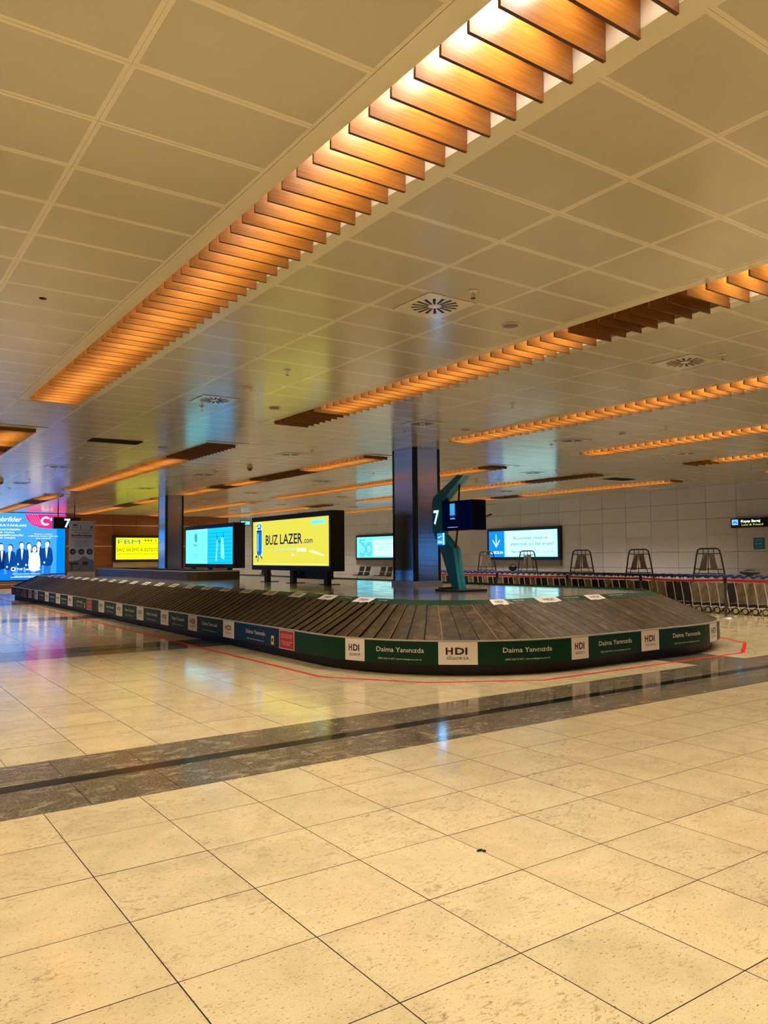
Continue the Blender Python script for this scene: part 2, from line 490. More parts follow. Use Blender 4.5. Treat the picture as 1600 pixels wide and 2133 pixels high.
panels = [(max(a, XL_), min(b_, XW), max(c, YL_), min(d, YB)) for a, b_, c, d in panels if a < XW - 0.1 and b_ > XL_ + 0.1 and c < YB - 0.05 and d > YL_ + 0.05]
def panel_geo(mb, x0, x1, y0, y1):
    g = 0.0006; e = 0.027
    tx = random.uniform(-0.0022, 0.0022); ty = random.uniform(-0.0008, 0.0008); bow = random.uniform(0.0002, 0.0016)
    cx, cy = (x0 + x1) / 2, (y0 + y1) / 2
    def z(x_, y_): return H + (x_ - cx) * ty + (y_ - cy) * tx
    o = [(x0 + g, y0 + g), (x1 - g, y0 + g), (x1 - g, y1 - g), (x0 + g, y1 - g)]
    i_ = [(x0 + e, y0 + e), (x1 - e, y0 + e), (x1 - e, y1 - e), (x0 + e, y1 - e)]
    vs = [(p[0], p[1], H + 0.02) for p in o] + [(p[0], p[1], z(*p)) for p in o] + [(p[0], p[1], z(*p)) for p in i_]
    fs = []
    for k in range(4):
        j = (k + 1) % 4; fs += [(j, k, 4 + k, 4 + j), (4 + j, 4 + k, 8 + k, 8 + j)]
    mb.add(vs, fs, m_ceil_edge)
    # the field sags a little: two facets make the rolling highlights of thin metal
    ym = cy
    vs = [vs[8], vs[9], (x1 - e, ym, z(x1 - e, ym) - bow), (x0 + e, ym, z(x0 + e, ym) - bow), vs[10], vs[11]]
    mb.add(vs, [(1, 0, 3, 2), (2, 3, 5, 4)], m_ceil)
panels.sort(key=lambda c: -seen_size((c[0] + c[1]) / 2, (c[2] + c[3]) / 2, H))
for c in panels[:300]:
    mb = MB(); panel_geo(mb, *c); link('ceiling_panel', mb.mesh('ceiling_panel'), ceiling)
rest = MB()
for c in panels[300:]: panel_geo(rest, *c)
rest.build('distant_ceiling_panels', ceiling, kind='stuff')

# ---------------- slatted strip lights
XN = {0: 'far left', 1: 'left', 2: 'nearest', 3: 'second', 4: 'third', 5: 'fourth', 6: 'fifth', 7: 'sixth'}
LIT = {  # (strip index, row): lit y intervals
    (2, 1): [(-0.6, 13.05)], (3, 1): [(-0.6, 4.25), (5.85, 11.3)], (4, 1): [(-0.6, 13.05)], (5, 1): [(-0.6, 13.05)],
    (6, 1): [(-0.6, 12.0)], (7, 1): [(-0.6, 13.05)],
    (2, 2): [(16.4, 18.6), (19.8, 29.9)], (3, 2): [(18.9, 29.9)], (4, 2): [(16.4, 19.6), (23.1, 25.0), (26.5, 29.9)],
    (5, 2): [(16.8, 29.9)], (6, 2): [(19.2, 29.9)], (7, 2): [(16.4, 23.6), (25.4, 29.9)],
    (3, 3): [(32.75, 35), (38, 46.2)], (4, 3): [(32.75, 35.5), (38.5, 46.2)], (5, 3): [(32.75, 46.2)], (6, 3): [(34.5, 46.2)]}
LAB = {
    (2, 1): 'longest glowing wood-slat ceiling light in the foreground, white glow near its top end',
    (3, 1): 'wood-slat ceiling light reaching the right frame edge, with an unlit dark stretch in its middle',
    (4, 1): 'glowing wood-slat ceiling light starting right of the steel column top',
    (5, 1): 'glowing wood-slat ceiling light below and right of the one starting at the steel column',
    (6, 1): 'short glowing wood-slat ceiling light by the right frame edge, above the lost-and-found sign',
    (7, 1): 'tip of a wood-slat ceiling light at the right frame edge close above the wall',
    (2, 2): 'wood-slat ceiling light cut by the left frame edge, beyond the end of the foreground strip',
    (3, 2): 'wood-slat ceiling light with a dark right end, over the middle of the left half',
    (4, 2): 'wood-slat ceiling light left of the steel column, dark along its middle',
    (5, 2): 'slatted ceiling light above the yellow screen, ending just right of the steel column',
    (6, 2): 'slatted ceiling light behind the teal totem, with a dark right end',
    (7, 2): 'slatted ceiling light lowest above the right wall screen, with a short dark stretch',
    (2, 3): 'far slatted ceiling light beyond the left frame edge',
    (3, 3): 'far slatted ceiling light above the blue lightbox at the left edge',
    (4, 3): 'far slatted ceiling light over the brown wall, left of the rear pillar',
    (5, 3): 'far slatted ceiling light just right of the rear pillar',
    (6, 3): 'farthest slatted ceiling light, between rear pillar and top of the yellow screen',
    (7, 3): 'farthest slatted ceiling light next to the right wall corner'}
m_glow = emi('lamp_glow', (255, 172, 78), 36.0)
m_coolglow = emi('lamp_glow_cool', (226, 226, 255), 7.0)
sm = MB()
sm.box((0, -0.008, 0.004), (0.71, 0.008, 0.26), m_wood)
sm.box((-0.001, -0.0095, 0), (0.711, 0.0095, 0.05), m_wood)
sm.box((-0.0015, -0.0098, -0.0015), (0.7115, 0.0098, 0.0), m_wood_edge)
SLAT = sm.mesh('slat')
def strip_light(si, ri):
    sx = STRIPX[si]; y0, y1 = STRIPY[ri]
    behind = ri == 0 or si < 2
    lab = LAB.get((si, ri), 'slatted ceiling light %s row outside the picture, %s' % (['behind the camera', 'overhead', 'left', 'far left'][ri], XN[si]))
    t = thing('slatted_ceiling_light', lab, 'ceiling light', (sx + 0.36, (y0 + y1) / 2, H), 'slatted wooden ceiling lights')
    hs = MB()
    x0, x1 = sx, sx + 0.72; zt = 4.60
    def wq(*p): hs.face(p, m_liner)
    wq((x0, y0, H), (x0, y1, H), (x0, y1, zt), (x0, y0, zt)); wq((x1, y1, H), (x1, y0, H), (x1, y0, zt), (x1, y1, zt))
    wq((x0, y1, H), (x1, y1, H), (x1, y1, zt), (x0, y1, zt)); wq((x1, y0, H), (x0, y0, H), (x0, y0, zt), (x1, y0, zt))
    wq((x0, y0, zt), (x0, y1, zt), (x1, y1, zt), (x1, y0, zt))
    hs.build('recess_liner', t)
    fr = MB()
    a, b_ = sx - 0.14, sx + 0.86; ya, yb = y0 - 0.25, y1 + 0.25
    for bx in ((a, ya, x0, yb), (x1, ya, b_, yb), (x0, ya, x1, y0), (x0, y1, x1, yb)):
        fr.box((bx[0] + .0015, bx[1], H - 0.003), (bx[2] - .0015, bx[3], H + 0.012), m_ceil_edge)
    fr.build('frame', t)
    k0 = math.ceil((y0 + 0.03 - 2.46) / 0.2103); k1 = math.floor((y1 - 0.03 - 2.46) / 0.2103)
    ys = [2.46 + 0.2103 * k for k in range(k0, k1 + 1)]
    if (ri == 1 and 2 <= si) or (ri == 2 and si in (2, 3, 4)):
        for yy in ys:
            o = bpy.data.objects.new('slat', SLAT); C.objects.link(o); o.parent = t
            o.matrix_parent_inverse = Matrix.Translation(-Vector(t.location))
            o.location = (sx + 0.005, yy, 4.055); o.rotation_euler = (random.uniform(-.02, .02), 0, random.uniform(-.004, .004))
    else:
        sl = MB()
        for yy in ys: sl.box((sx + 0.005, yy - 0.009, 4.055), (sx + 0.715, yy + 0.009, 4.30), m_wood)
        sl.build('slats', t, kind='stuff')
    lit = LIT.get((si, ri), [(y0, y1)])
    tb = MB()
    for (a, b_) in lit:
        a = max(a, y0 + 0.1); b_ = min(b_, y1 - 0.1)
        n = max(1, round((b_ - a) / 1.5)); L = (b_ - a) / n
        for i in range(n):
            tb.tube([(sx + 0.36, a + L * i + 0.06, 4.46), (sx + 0.36, a + L * (i + 1) - 0.06, 4.46)], 0.014, m_glow, 6)
        ld = bpy.data.lights.new('strip_lamp', 'AREA'); ld.shape = 'RECTANGLE'
        ld.spread = 2.2; ld.size = 0.16; ld.size_y = b_ - a; ld.energy = LAMP * (b_ - a); ld.color = LAMP_COL
        lo = bpy.data.objects.new('strip_lamp', ld); C.objects.link(lo); lo.parent = t
        lo.matrix_parent_inverse = Matrix.Translation(-Vector(t.location)); lo.location = (sx + 0.36, (a + b_) / 2, 4.42)
    if tb.f: tb.build('lamp_tube', t)
    if (si, ri) == (2, 1):
        cb = MB(); cb.tube([(sx + 0.10, 2.55, 4.42), (sx + 0.10, 4.15, 4.42)], 0.016, m_coolglow, 6)
        cb.build('lamp_tube', t, label='cool white lamp tube')
        ld = bpy.data.lights.new('strip_lamp', 'AREA'); ld.shape = 'RECTANGLE'
        ld.size = 0.08; ld.size_y = 1.6; ld.energy = 30; ld.color = (0.86, 0.88, 1.0)
        lo = bpy.data.objects.new('strip_lamp', ld); C.objects.link(lo); lo.parent = t
        lo.matrix_parent_inverse = Matrix.Translation(-Vector(t.location)); lo.location = (sx + 0.12, 3.35, 4.39)
for si in range(len(STRIPX)):
    for ri in range(4):
        if ri == 0 and si > 4: continue
        if ri == 2 and si < 2 or ri == 3 and si < 3: continue
        strip_light(si, ri)

# ---------------- walls
mb = MB(); mb.box((XW + 0.02, YL_, 0), (XW + 0.3, YB + 0.3, 4.72), m_joint)
wall_right = mb.build('wall_right', kind='structure')
yj = [16.06 + 1.23 * k for k in range(-28, 26)]
zj = [0, 0.40, 1.02, 1.64, 2.27, 2.89, 3.51, 4.13]
def wpanel(mb, o, r, u, w_, h_, m, t=0.02, c=0.004):
    o = Vector(o); r = Vector(r); u = Vector(u); n = r.cross(u)
    P = lambda a, b_, d: o + r * a + u * b_ + n * d
    g = 0.004
    b0 = [P(g, g, 0), P(w_ - g, g, 0), P(w_ - g, h_ - g, 0), P(g, h_ - g, 0)]
    b1 = [P(g + c, g + c, t), P(w_ - g - c, g + c, t), P(w_ - g - c, h_ - g - c, t), P(g + c, h_ - g - c, t)]
    mb.add(b0 + b1, [(4, 5, 6, 7), (0, 1, 5, 4), (1, 2, 6, 5), (2, 3, 7, 6), (3, 0, 4, 7)], m)
for j in range(len(yj) - 1):
    a, b_ = yj[j], yj[j + 1]
    if b_ < 9 or a > YB: continue
    b_ = min(b_, YB)
    for i in range(len(zj) - 1):
        mb = MB(); wpanel(mb, (XW + 0.02, b_, zj[i]), (0, -1, 0), (0, 0, 1), b_ - a, zj[i + 1] - zj[i], m_wall)
        mb.build('wall_panel', wall_right)
mb = MB(); mb.box((XW - 0.004, 9.5, 2.263), (XW + 0.01, YB, 2.277), m_line); mb.build('cover_strip', wall_right)
mb = MB(); mb.box((XL_ - .3, YB + 0.02, 0), (XW + 0.3, YB + 0.3, 4.72), m_joint)
wall_back = mb.build('wall_back', kind='structure')
bz = [0, 0.42, 1.10, 2.27, 3.49, 4.13]
xb = 13.07 - 1.29 * 16
while xb < 20.2:
    for i in range(5):
        mb = MB(); wpanel(mb, (xb, YB + 0.02, bz[i]), (1, 0, 0), (0, 0, 1), min(1.29, 20.25 - xb), bz[i + 1] - bz[i], m_brown); mb.build('wood_panel', wall_back)
    xb += 1.29
mb = MB()
mb.box((XL_, YB - 0.012, 3.47), (20.25, YB + 0.01, 3.51), m_line); mb.box((XL_, YB - 0.012, 2.25), (20.25, YB + 0.01, 2.29), m_line)
mb.build('cover_strip', wall_back)
for k in range(6):
    for i in range(len(zj) - 1):
        x0 = 20.25 + k * 1.108
        mb = MB(); wpanel(mb, (x0, YB + 0.02, zj[i]), (1, 0, 0), (0, 0, 1), 1.108, zj[i + 1] - zj[i], m_wall); mb.build('wall_panel', wall_back)
mb = MB(); mb.box((XL_ - 0.3, YL_, 0), (XL_, YB + 0.3, 4.72), m_plaster); mb.build('wall_left', kind='structure')
mb = MB(); mb.box((XL_ - 0.3, YL_ - 0.3, 0), (XW + 0.3, YL_, 4.72), m_plaster); mb.build('wall_front', kind='structure')

# ---------------- steel clad pillars
def pillar(x, y, z0, lab):
    t = thing('pillar', lab, 'pillar', (x + 0.38, y + 0.44, z0), 'steel clad pillars')
    X1, Y1 = x + 0.76, y + 0.89; c = 0.09
    mb = MB(); mb.box((x + 0.02, y + 0.02, z0), (X1 - 0.02, Y1 - 0.02, H), m_black); mb.build('core', t)
    zp = z0 + 0.10
    for (a, b_, c_, d) in ((x + c, y - 0.0, X1 - c, y + 0.02), (x + c, Y1 - 0.02, X1 - c, Y1), (x, y + c, x + 0.02, Y1 - c), (X1 - 0.02, y + c, X1, Y1 - c)):
        mb = MB(); mb.box((a, b_, zp), (c_, d, H - 0.005), m_steel); mb.build('steel_panel', t)
        # slim bright edges
    for (cx, cy) in ((x, y), (X1 - c, y), (x, Y1 - c), (X1 - c, Y1 - c)):
        mb = MB(); mb.box((cx + 0.004, cy + 0.004, zp), (cx + c - 0.004, cy + c - 0.004, H - 0.005), m_black); mb.build('corner_strip', t)
    mb = MB(); mb.chbox((x - 0.03, y - 0.03, z0), (X1 + 0.03, Y1 + 0.03, z0 + 0.095), m_trim, 0.008); mb.build('plinth', t)
DK = 0.905
pillar(10.85, 14.35, DK, 'large steel-clad pillar with black corners standing on the near half of the carousel deck')
pillar(10.80, 31.06, DK, 'farther steel-clad pillar behind the low steel box, left of the cyan screen')

# ================================================================ CAROUSEL
CX0, CX1, CY0, CY1, CR = 5.72, 13.62, 7.36, 37.2, 2.65
SEG = [CY1 - CY0 - 2 * CR, CR * PI / 2, CX1 - CX0 - 2 * CR, CR * PI / 2]
TOTAL = 2 * sum(SEG)
def cpt(s, d):
    """point on the carousel outline at arc length s, moved d inward"""
    s = s % TOTAL
    segs = [('l', SEG[0]), ('c', SEG[1]), ('n', SEG[2]), ('c2', SEG[3]), ('r', SEG[0]), ('c3', SEG[1]), ('f', SEG[2]), ('c4', SEG[3])]
    for nme, L in segs:
        if s <= L + 1e-9: break
        s -= L
    R_ = CR - d
    if nme == 'l': return Vector((CX0 + d, CY1 - CR - s))
    if nme == 'n': return Vector((CX0 + CR + s, CY0 + d))
    if nme == 'r': return Vector((CX1 - d, CY0 + CR + s))
    if nme == 'f': return Vector((CX1 - CR - s, CY1 - d))
    a = s / CR
    base_ = {'c': (CX0 + CR, CY0 + CR, PI), 'c2': (CX1 - CR, CY0 + CR, 1.5 * PI), 'c3': (CX1 - CR, CY1 - CR, 0), 'c4': (CX0 + CR, CY1 - CR, 0.5 * PI)}[nme]
    an = base_[2] + a
    return Vector((base_[0] + R_ * math.cos(an), base_[1] + R_ * math.sin(an)))
NS = 284; PITCHS = TOTAL / NS
car = thing('baggage_carousel', 'long dark baggage carousel with rubber slats, green and white printed rim and steel deck', 'carousel', ((CX0 + CX1) / 2, (CY0 + CY1) / 2, 0))
samples = []
s = 0
while s < TOTAL:
    samples.append(s); s += 0.2
bounds = [0, SEG[0], SEG[0] + SEG[1], SEG[0] + SEG[1] + SEG[2], sum(SEG), sum(SEG) + SEG[0], sum(SEG) + SEG[0] + SEG[1], sum(SEG) + SEG[0] + SEG[1] + SEG[2]]
samples = sorted(samples + bounds)
ss = [samples[0]]
for q in samples[1:]:
    if q - ss[-1] > 0.02: ss.append(q)
def sweep(mb, prof, m, closed=False):
    """prof: list of (inward offset, z) swept all round the outline"""
    n = len(prof); k = len(ss); vs = []
    for q in ss:
        for d, z in prof:
            p = cpt(q, d); vs.append((p.x, p.y, z))
    fs = []
    for i in range(k):
        j = (i + 1) % k
        for t in range(n if closed else n - 1):
            t2 = (t + 1) % n
            fs.append((i * n + t2, i * n + t, j * n + t, j * n + t2))
    mb.add(vs, fs, m)
mb = MB(); sweep(mb, [(0.13, 0.0), (0.13, 0.16), (0.6, 0.16), (0.6, 0.0)], m_kick, True); mb.build('kick_base', car)
mb = MB(); sweep(mb, [(0.0, 0.150), (0.0, 0.458), (0.035, 0.458), (0.035, 0.150)], m_black, True); mb.build('fascia', car)
mb = MB(); sweep(mb, [(-0.006, 0.456), (-0.006, 0.470), (0.03, 0.474), (0.045, 0.462), (0.045, 0.450)], m_trim, True); mb.build('rim_trim', car, smooth=False)
mb = MB(); sweep(mb, [(0.955, 0.850), (0.97, 0.868), (1.135, 0.938), (1.15, 0.934), (1.15, 0.80), (0.955, 0.80)], m_green, True); mb.build('inner_rail', car)
dk = MB()
ring = [cpt(q, 1.14) for q in ss]
dk.add([(p.x, p.y, DK) for p in ring] + [(p.x, p.y, DK - 0.08) for p in ring],
       [tuple(range(len(ring)))] + [(i, len(ring) + i, len(ring) + (i + 1) % len(ring), (i + 1) % len(ring)) for i in range(len(ring))], m_deck)
dk.build('deck', car)
# rubber slats, each its own piece, fanning out round the bends
for i in range(NS):
    mb = MB(); s0 = i * PITCHS; s1 = s0 + PITCHS + 0.012
    L_, R_ = [], []
    rip = random.uniform(-0.006, 0.010) if s0 > SEG[0] - 1.5 else random.uniform(-0.012, -0.006)
    for k in range(7):
        u = k / 6.0
        d = 0.03 + 0.93 * u
        z = 0.447 + 0.415 * u
        sk = 0.21 * (1 - u) + 0.03 * math.sin(PI * u)
        a = cpt(s0 + sk, d); b_ = cpt(s1 + sk, d)
        L_.append(Vector((a.x, a.y, z))); R_.append(Vector((b_.x, b_.y, z + 0.020 + rip)))
    vs = []; fs = []
    for k in range(7):
        mid = (L_[k] + R_[k]) / 2 + Vector((0, 0, 0.004))
        rd = R_[k].copy(); rd.z -= 0.034
        re = R_[k] * 0.955 + L_[k] * 0.045
        vs += [L_[k], mid, re, R_[k], rd]
    for k in range(6):
        for t in range(3 - 1):
            fs.append((k * 5 + t, k * 5 + t + 1, (k + 1) * 5 + t + 1, (k + 1) * 5 + t))
    mb.add(vs, fs, m_rubber)
    fe = [(k * 5 + t, k * 5 + t + 1, (k + 1) * 5 + t + 1, (k + 1) * 5 + t) for k in range(6) for t in (2, 3)]
    bend = SEG[0] - 0.8 < s0 < SEG[0] + SEG[1] - 0.2 and i % 3 == 0
    mb.add(vs, [q for n_, q in enumerate(fe) if n_ % 2 == 0], m_rub_line if bend else m_rub_shade); mb.add(vs, [q for n_, q in enumerate(fe) if n_ % 2 == 1], m_rub_shade)
    mb.build('rubber_slat', car, smooth=False)
# gap filler under the slats so nothing shows through
mb = MB(); sweep(mb, [(0.03, 0.42), (0.96, 0.83)], m_kick); mb.build('slat_bed', car)

# printed panels following the curve
def strip_panel(s0, s1, prof, m, name='printed_panel', t=0.003):
    """prof = (d0,z0,d1,z1): bottom and top line of the print"""
    d0, z0, d1, z1 = prof
    n = max(1, int((s1 - s0) / 0.12)); mb = MB()
    nx = Vector((z1 - z0, d0 - d1)); nx = nx.normalized() * t      # outward (towards -d) and up
    vs = []
    for i in range(n + 1):
        q = s0 + (s1 - s0) * i / n
        for (d, z) in ((d0, z0), (d1, z1), (d1 - nx.x, z1 + nx.y * -1 if False else z1 + abs(nx.y)), (d0 - nx.x, z0 + abs(nx.y))):
            p = cpt(q, d); vs.append((p.x, p.y, z))
    fs = []
    for i in range(n):
        a, b_ = i * 4, (i + 1) * 4
        fs += [(a + 3, b_ + 3, b_ + 2, a + 2), (a + 2, b_ + 2, b_ + 1, a + 1), (a, b_, b_ + 3, a + 3)]
    fs += [(0, 3, 2, 1), (n * 4, n * 4 + 1, n * 4 + 2, n * 4 + 3)]
    mb.add(vs, fs, m)
    return mb.build(name, car)
def curve_text(items, prof, parent, out=0.0045):
    d0, z0, d1, z1 = prof; hgt = math.hypot(d1 - d0, z1 - z0)
    nx = Vector((z1 - z0, d0 - d1)).normalized()
    mb = MB()
    for (st, sc_, y, h_, m, wd, bold) in items:      # centre arc length, baseline height, cap height
        vs, fs, w0 = text2d(st, bold); sy = h_ / 0.73; sx = wd / w0
        pts = []
        for a, b_ in vs:
            q = sc_ - wd / 2 + a * sx; f = (y + b_ * sy) / hgt
            d = d0 + (d1 - d0) * f - nx.x * out; z = z0 + (z1 - z0) * f + abs(nx.y) * out
            p = cpt(q, d); pts.append((p.x, p.y, z))
        mb.add(pts, fs, m)
    return mb.build('lettering', parent)
def rect_item(mb, q0, q1, y0, y1, prof, m, out=0.0045):
    d0, z0, d1, z1 = prof; hgt = math.hypot(d1 - d0, z1 - z0); nx = Vector((z1 - z0, d0 - d1)).normalized(); vs = []
    for q, y in ((q0, y0), (q1, y0), (q1, y1), (q0, y1)):
        f = y / hgt; d = d0 + (d1 - d0) * f - nx.x * out; z = z0 + (z1 - z0) * f + abs(nx.y) * out
        p = cpt(q, d); vs.append((p.x, p.y, z))
    mb.add(vs, [(0, 1, 2, 3)], m)
FP = (0.0, 0.158, 0.0, 0.455)
def hdi(s0, s1, prof=FP, small=False):
    p = strip_panel(s0, s1, prof, m_white_p)
    c = (s0 + s1) / 2; w_ = (s1 - s0)
    if not small:
        curve_text([('H', c - 0.105 * w_ / 0.48, 0.135, 0.092, m_ink, 0.088 * w_ / 0.48, 0.03),
                    ('DI', c + 0.040 * w_ / 0.48, 0.135, 0.092, m_ink, 0.15 * w_ / 0.48, 0.03),
                    ('SİGORTA', c, 0.068, 0.036, m_ink, 0.27 * w_ / 0.48, 0.0)], prof, p)
        mb = MB(); q = c - 0.105 * w_ / 0.48; rect_item(mb, q - 0.022, q + 0.012, 0.168, 0.192, prof, m_red_p, 0.0052); mb.build('red_bar', p)
    else:
        curve_text([('HDI', c, 0.07, 0.06, m_ink, 0.22, 0.03), ('SİGORTA', c, 0.04, 0.018, m_ink, 0.2, 0.0)], prof, p)
def green(s0, s1, prof=FP, small=False, m=None, txt=True):
    if s1 - s0 < 0.03: return
    p = strip_panel(s0, s1, prof, m or m_green)
    if not txt: return
    c = (s0 + s1) / 2; w_ = s1 - s0
    if not small:
        tw = min(0.72, w_ * 0.64)
        curve_text([('Daima Yanınızda', c, 0.150, 0.068, m_white_p, tw, 0.004),
                    ('0850 222 8 434 | www.hdisigorta.com.tr', c, 0.050, 0.021, m_white_p, tw * 0.92, 0.004)], prof, p)
    else:
        tw = min(0.34, w_ * 0.7)
        curve_text([('Daima Yanınızda', c - 0.02, 0.105, 0.034, m_white_p, tw, 0.004), ('0850 222 8 434 | www.hdisigorta.com.tr', c - 0.06, 0.05, 0.011, m_white_p, tw * 0.7, 0.0)], prof, p)
def sY(y): return (CY1 - CR) - y
def sArc(x, y): return SEG[0] + CR * (math.atan2(y - (CY0 + CR), x - (CX0 + CR)) % (2 * PI) - PI)
def sX(x): return SEG[0] + SEG[1] + x - (CX0 + CR)
W = [(sY(31.25), sY(30.65)), (sY(30.15), sY(29.57)), (sY(28.4), sY(27.81)), (sY(26.75), sY(26.15)), (sY(25.14), sY(24.54)),
     (sY(21.69), sY(21.13)), (sY(20.05), sY(19.52)), (sY(18.38), sY(17.89)), (sY(16.71), sY(16.23)), (sY(15.09), sY(14.61)), (sY(13.35), sY(12.87)),
     (sArc(5.642, 9.309) + .03, sArc(5.829, 8.964)), (sArc(6.496, 8.115), sArc(6.899, 7.787)), (sX(8.22), sX(8.56)), (sX(9.72), sX(10.14)), (sX(11.55), sX(11.95))]
RED = [(sY(32.2), sY(31.7)), (sY(22.89), sY(22.40)), (sY(11.13), sY(10.66))]
items = sorted([(a, b_, 'w') for a, b_ in W] + [(a, b_, 'r') for a, b_ in RED])
prev = 0.02
for n_, (a, b_, k) in enumerate(items):
    if k == 'w':
        blue = abs(a - sY(26.75)) < 0.01
        green(prev, a, m=m_blue_p if blue else None, txt=not (n_ > 0 and items[n_ - 1][2] == 'r'))
        hdi(a, b_)
    else:
        isnear = a > sY(12)
        green(prev, a - 0.02, m=m_blue_p if isnear else None)
        st = strip_panel(a - 0.015, b_ + 0.015, (-0.001, 0.158, -0.001, 0.45), m_white_p, 'warning_sign_border')
        pr = strip_panel(a, b_, (-0.003, 0.168, -0.003, 0.44), m_red_p, 'warning_sign')
        c = (a + b_) / 2
        curve_text([('LÜTFEN BANTLARIN', c, 0.20, 0.022, m_white_p, 0.38, 0), ('ÜZERİNE BASMAYINIZ', c, 0.165, 0.022, m_white_p, 0.38, 0),
                    ('PLEASE DO NOT STEP', c, 0.09, 0.022, m_white_p, 0.36, 0), ('ON THE BELT', c, 0.055, 0.022, m_white_p, 0.24, 0)], (-0.003, 0.168, -0.003, 0.44), pr)
        ye = MB(); q = a - 0.29
        sp = strip_panel(q, q + 0.09, (-0.003, 0.19, -0.003, 0.33), m_yell_p, 'emergency_stop_sticker')
        ye = MB(); rect_item(ye, q + 0.02, q + 0.07, 0.05, 0.1, (-0.003, 0.19, -0.003, 0.33), m_ink); ye.build('stop_button_mark', sp)
    prev = b_
green(prev, prev + 1.15); hdi(prev + 1.15, prev + 1.6); green(prev + 1.6, prev + 2.8)
# the tilted inner rail carries the same prints
RP = (0.972, 0.869, 1.133, 0.937)
WI = [sY(11.65) , sY(10.545)]
y = 11.65 + 1.06
while y < 33: WI.append(sY(y)); y += 1.06
WI = sorted([(q, q + 0.46) for q in WI])
NI = [(sArc(7.71, 8.22), sArc(8.01, 8.20)), (sX(8.665), sX(9.14)), (sX(9.78), sX(10.16))]
allw = WI + [(q0, q1) for q0, q1 in NI]
prev = allw[0][0] - 0.55
for n_, (a, b_) in enumerate(allw):
    if n_ == len(WI): green(prev, prev + 0.75, RP, True)
    else: green(prev, a, RP, True)
    hdi(a, b_, RP, True)
    prev = b_
green(prev, prev + 0.75, RP, True)
# torn, curled bit of the print at the bend
mb = MB()
pp = [(s_, d_) for s_, d_ in ((0, 0.0), (0.05, 0.03), (0.08, 0.06), (0.10, 0.10), (0.16, 0.13), (0.2, 0.17))]
sc0 = sArc(7.9, 7.4) + 0.05
for i in range(len(pp) - 1):
    q = []
    for (a, d), e in ((pp[i], 0), (pp[i], .03), (pp[i + 1], .03), (pp[i + 1], 0)):
        p = cpt(sc0 - a * 1.2 + e, 0.97 + 0.165 - 0.165 * (d / 0.17) * 0 + (0.0) - (0.165 * (1 - d / 0.17)) * -0 - d * 0.0 + 0)
        dd = 0.972 + 0.161 * (d / 0.17); p = cpt(sc0 - a * 1.3 + e, dd); q.append((p.x, p.y, 0.877 + 0.068 * d / 0.17 + 0.006))
    mb.face(q, m_white_p)
mb.build('torn_print_edge', car)

# ================================================================ DIGITAL SCREENS ON THE DECK
def kiosk(name, lab, X, y0, y1, z0, z1, depth, legs, zl=DK):
    """screen housing whose picture faces -X; y0 = near end"""
    t = thing(name, lab, 'screen', (X + depth / 2, (y0 + y1) / 2, zl))
    mb = MB(); mb.box((X + 0.015, y0, z0), (X + depth, y1, z1), m_black); mb.build('housing', t)
    fr = MB()
    b_ = 0.12
    fr.box((X, y0, z1 - 0.13), (X + 0.02, y1, z1), m_black); fr.box((X, y0, z0), (X + 0.02, y1, z0 + 0.13), m_black)
    fr.box((X, y0, z0 + 0.13), (X + 0.02, y0 + 0.09, z1 - 0.13), m_black); fr.box((X, y1 - 0.09, z0 + 0.13), (X + 0.02, y1, z1 - 0.13), m_black)
    fr.build('bezel', t)
    for ly in legs:
        mb = MB(); mb.chbox((X + 0.04, ly - 0.09, zl), (X + 0.16, ly + 0.09, z0 + 0.02), m_black, 0.01); mb.build('leg', t)
        mb = MB(); mb.box((X - 0.05, ly - 0.13, zl), (X + depth, ly + 0.13, zl + 0.012), m_black); mb.build('foot_plate', t)
    return t
def display(t, o, r, w_, h_, m, name='display'):
    f = Face(o, r, (0, 0, 1))
    mb = MB(); mb.face([f.P(0, 0, 0), f.P(w_, 0, 0), f.P(w_, h_, 0), f.P(0, h_, 0)], m)
    d = mb.build(name, t)
    return f, d
# yellow screen
t = kiosk('advertising_screen', 'large yellow-lit screen reading BUZ LAZER.com, on black legs on the carousel deck', 9.6, 16.03, 20.40, 1.23, 2.70, 0.38, [16.36, 18.1, 19.6])
mb = MB(); mb.box((9.85, 16.5, 1.02), (9.95, 18.3, 1.24), m_black); mb.build('cable_box', t)
E_Y = emi('screen_yellow', (222, 214, 78), 0.90); E_W = emi('screen_white', (235, 250, 250), 1.2); E_B = emi('screen_blue', (14, 104, 200), 1.0)
E_N = emi('screen_navy', (24, 28, 84), 0.8); E_C = emi('screen_cyan', (104, 222, 240), 1.25); E_CB = emi('screen_deep_cyan', (20, 176, 240), 1.2)
E_PY = emi('screen_pale_yellow', (240, 240, 180), 1.1); E_T = emi('screen_teal_ink', (14, 92, 116), 0.5); E_LB = emi('screen_light_blue', (120, 214, 240), 1.15)
f, d = display(t, (9.6 - 0.004, 20.31, 1.36), (0, -1, 0), 4.19, 1.21, E_Y)
Wd, Hd = 4.19, 1.21
f.poly([(0.24, 1.16), (0.56, 1.16), (0.58, 1.0), (0.60, 0.30), (0.50, 0.24), (0.32, 0.24), (0.20, 0.32), (0.22, 1.0)], E_PY)
f.poly([(0.27, 1.14), (0.52, 1.14), (0.55, 1.06), (0.50, 1.02), (0.53, 0.99), (0.27, 0.99), (0.30, 1.04), (0.24, 1.08)], E_B)
f.rect(0.31, 1.04, 0.16, 0.08, E_LB)
f.poly([(0.24, 0.97), (0.56, 0.97), (0.57, 0.9), (0.57, 0.35), (0.50, 0.27), (0.30, 0.27), (0.24, 0.35)], E_B)
f.poly([(0.24, 0.97), (0.56, 0.97), (0.56, 0.93), (0.24, 0.93)], E_N)
f.rect(0.30, 0.38, 0.05, 0.5, E_LB)
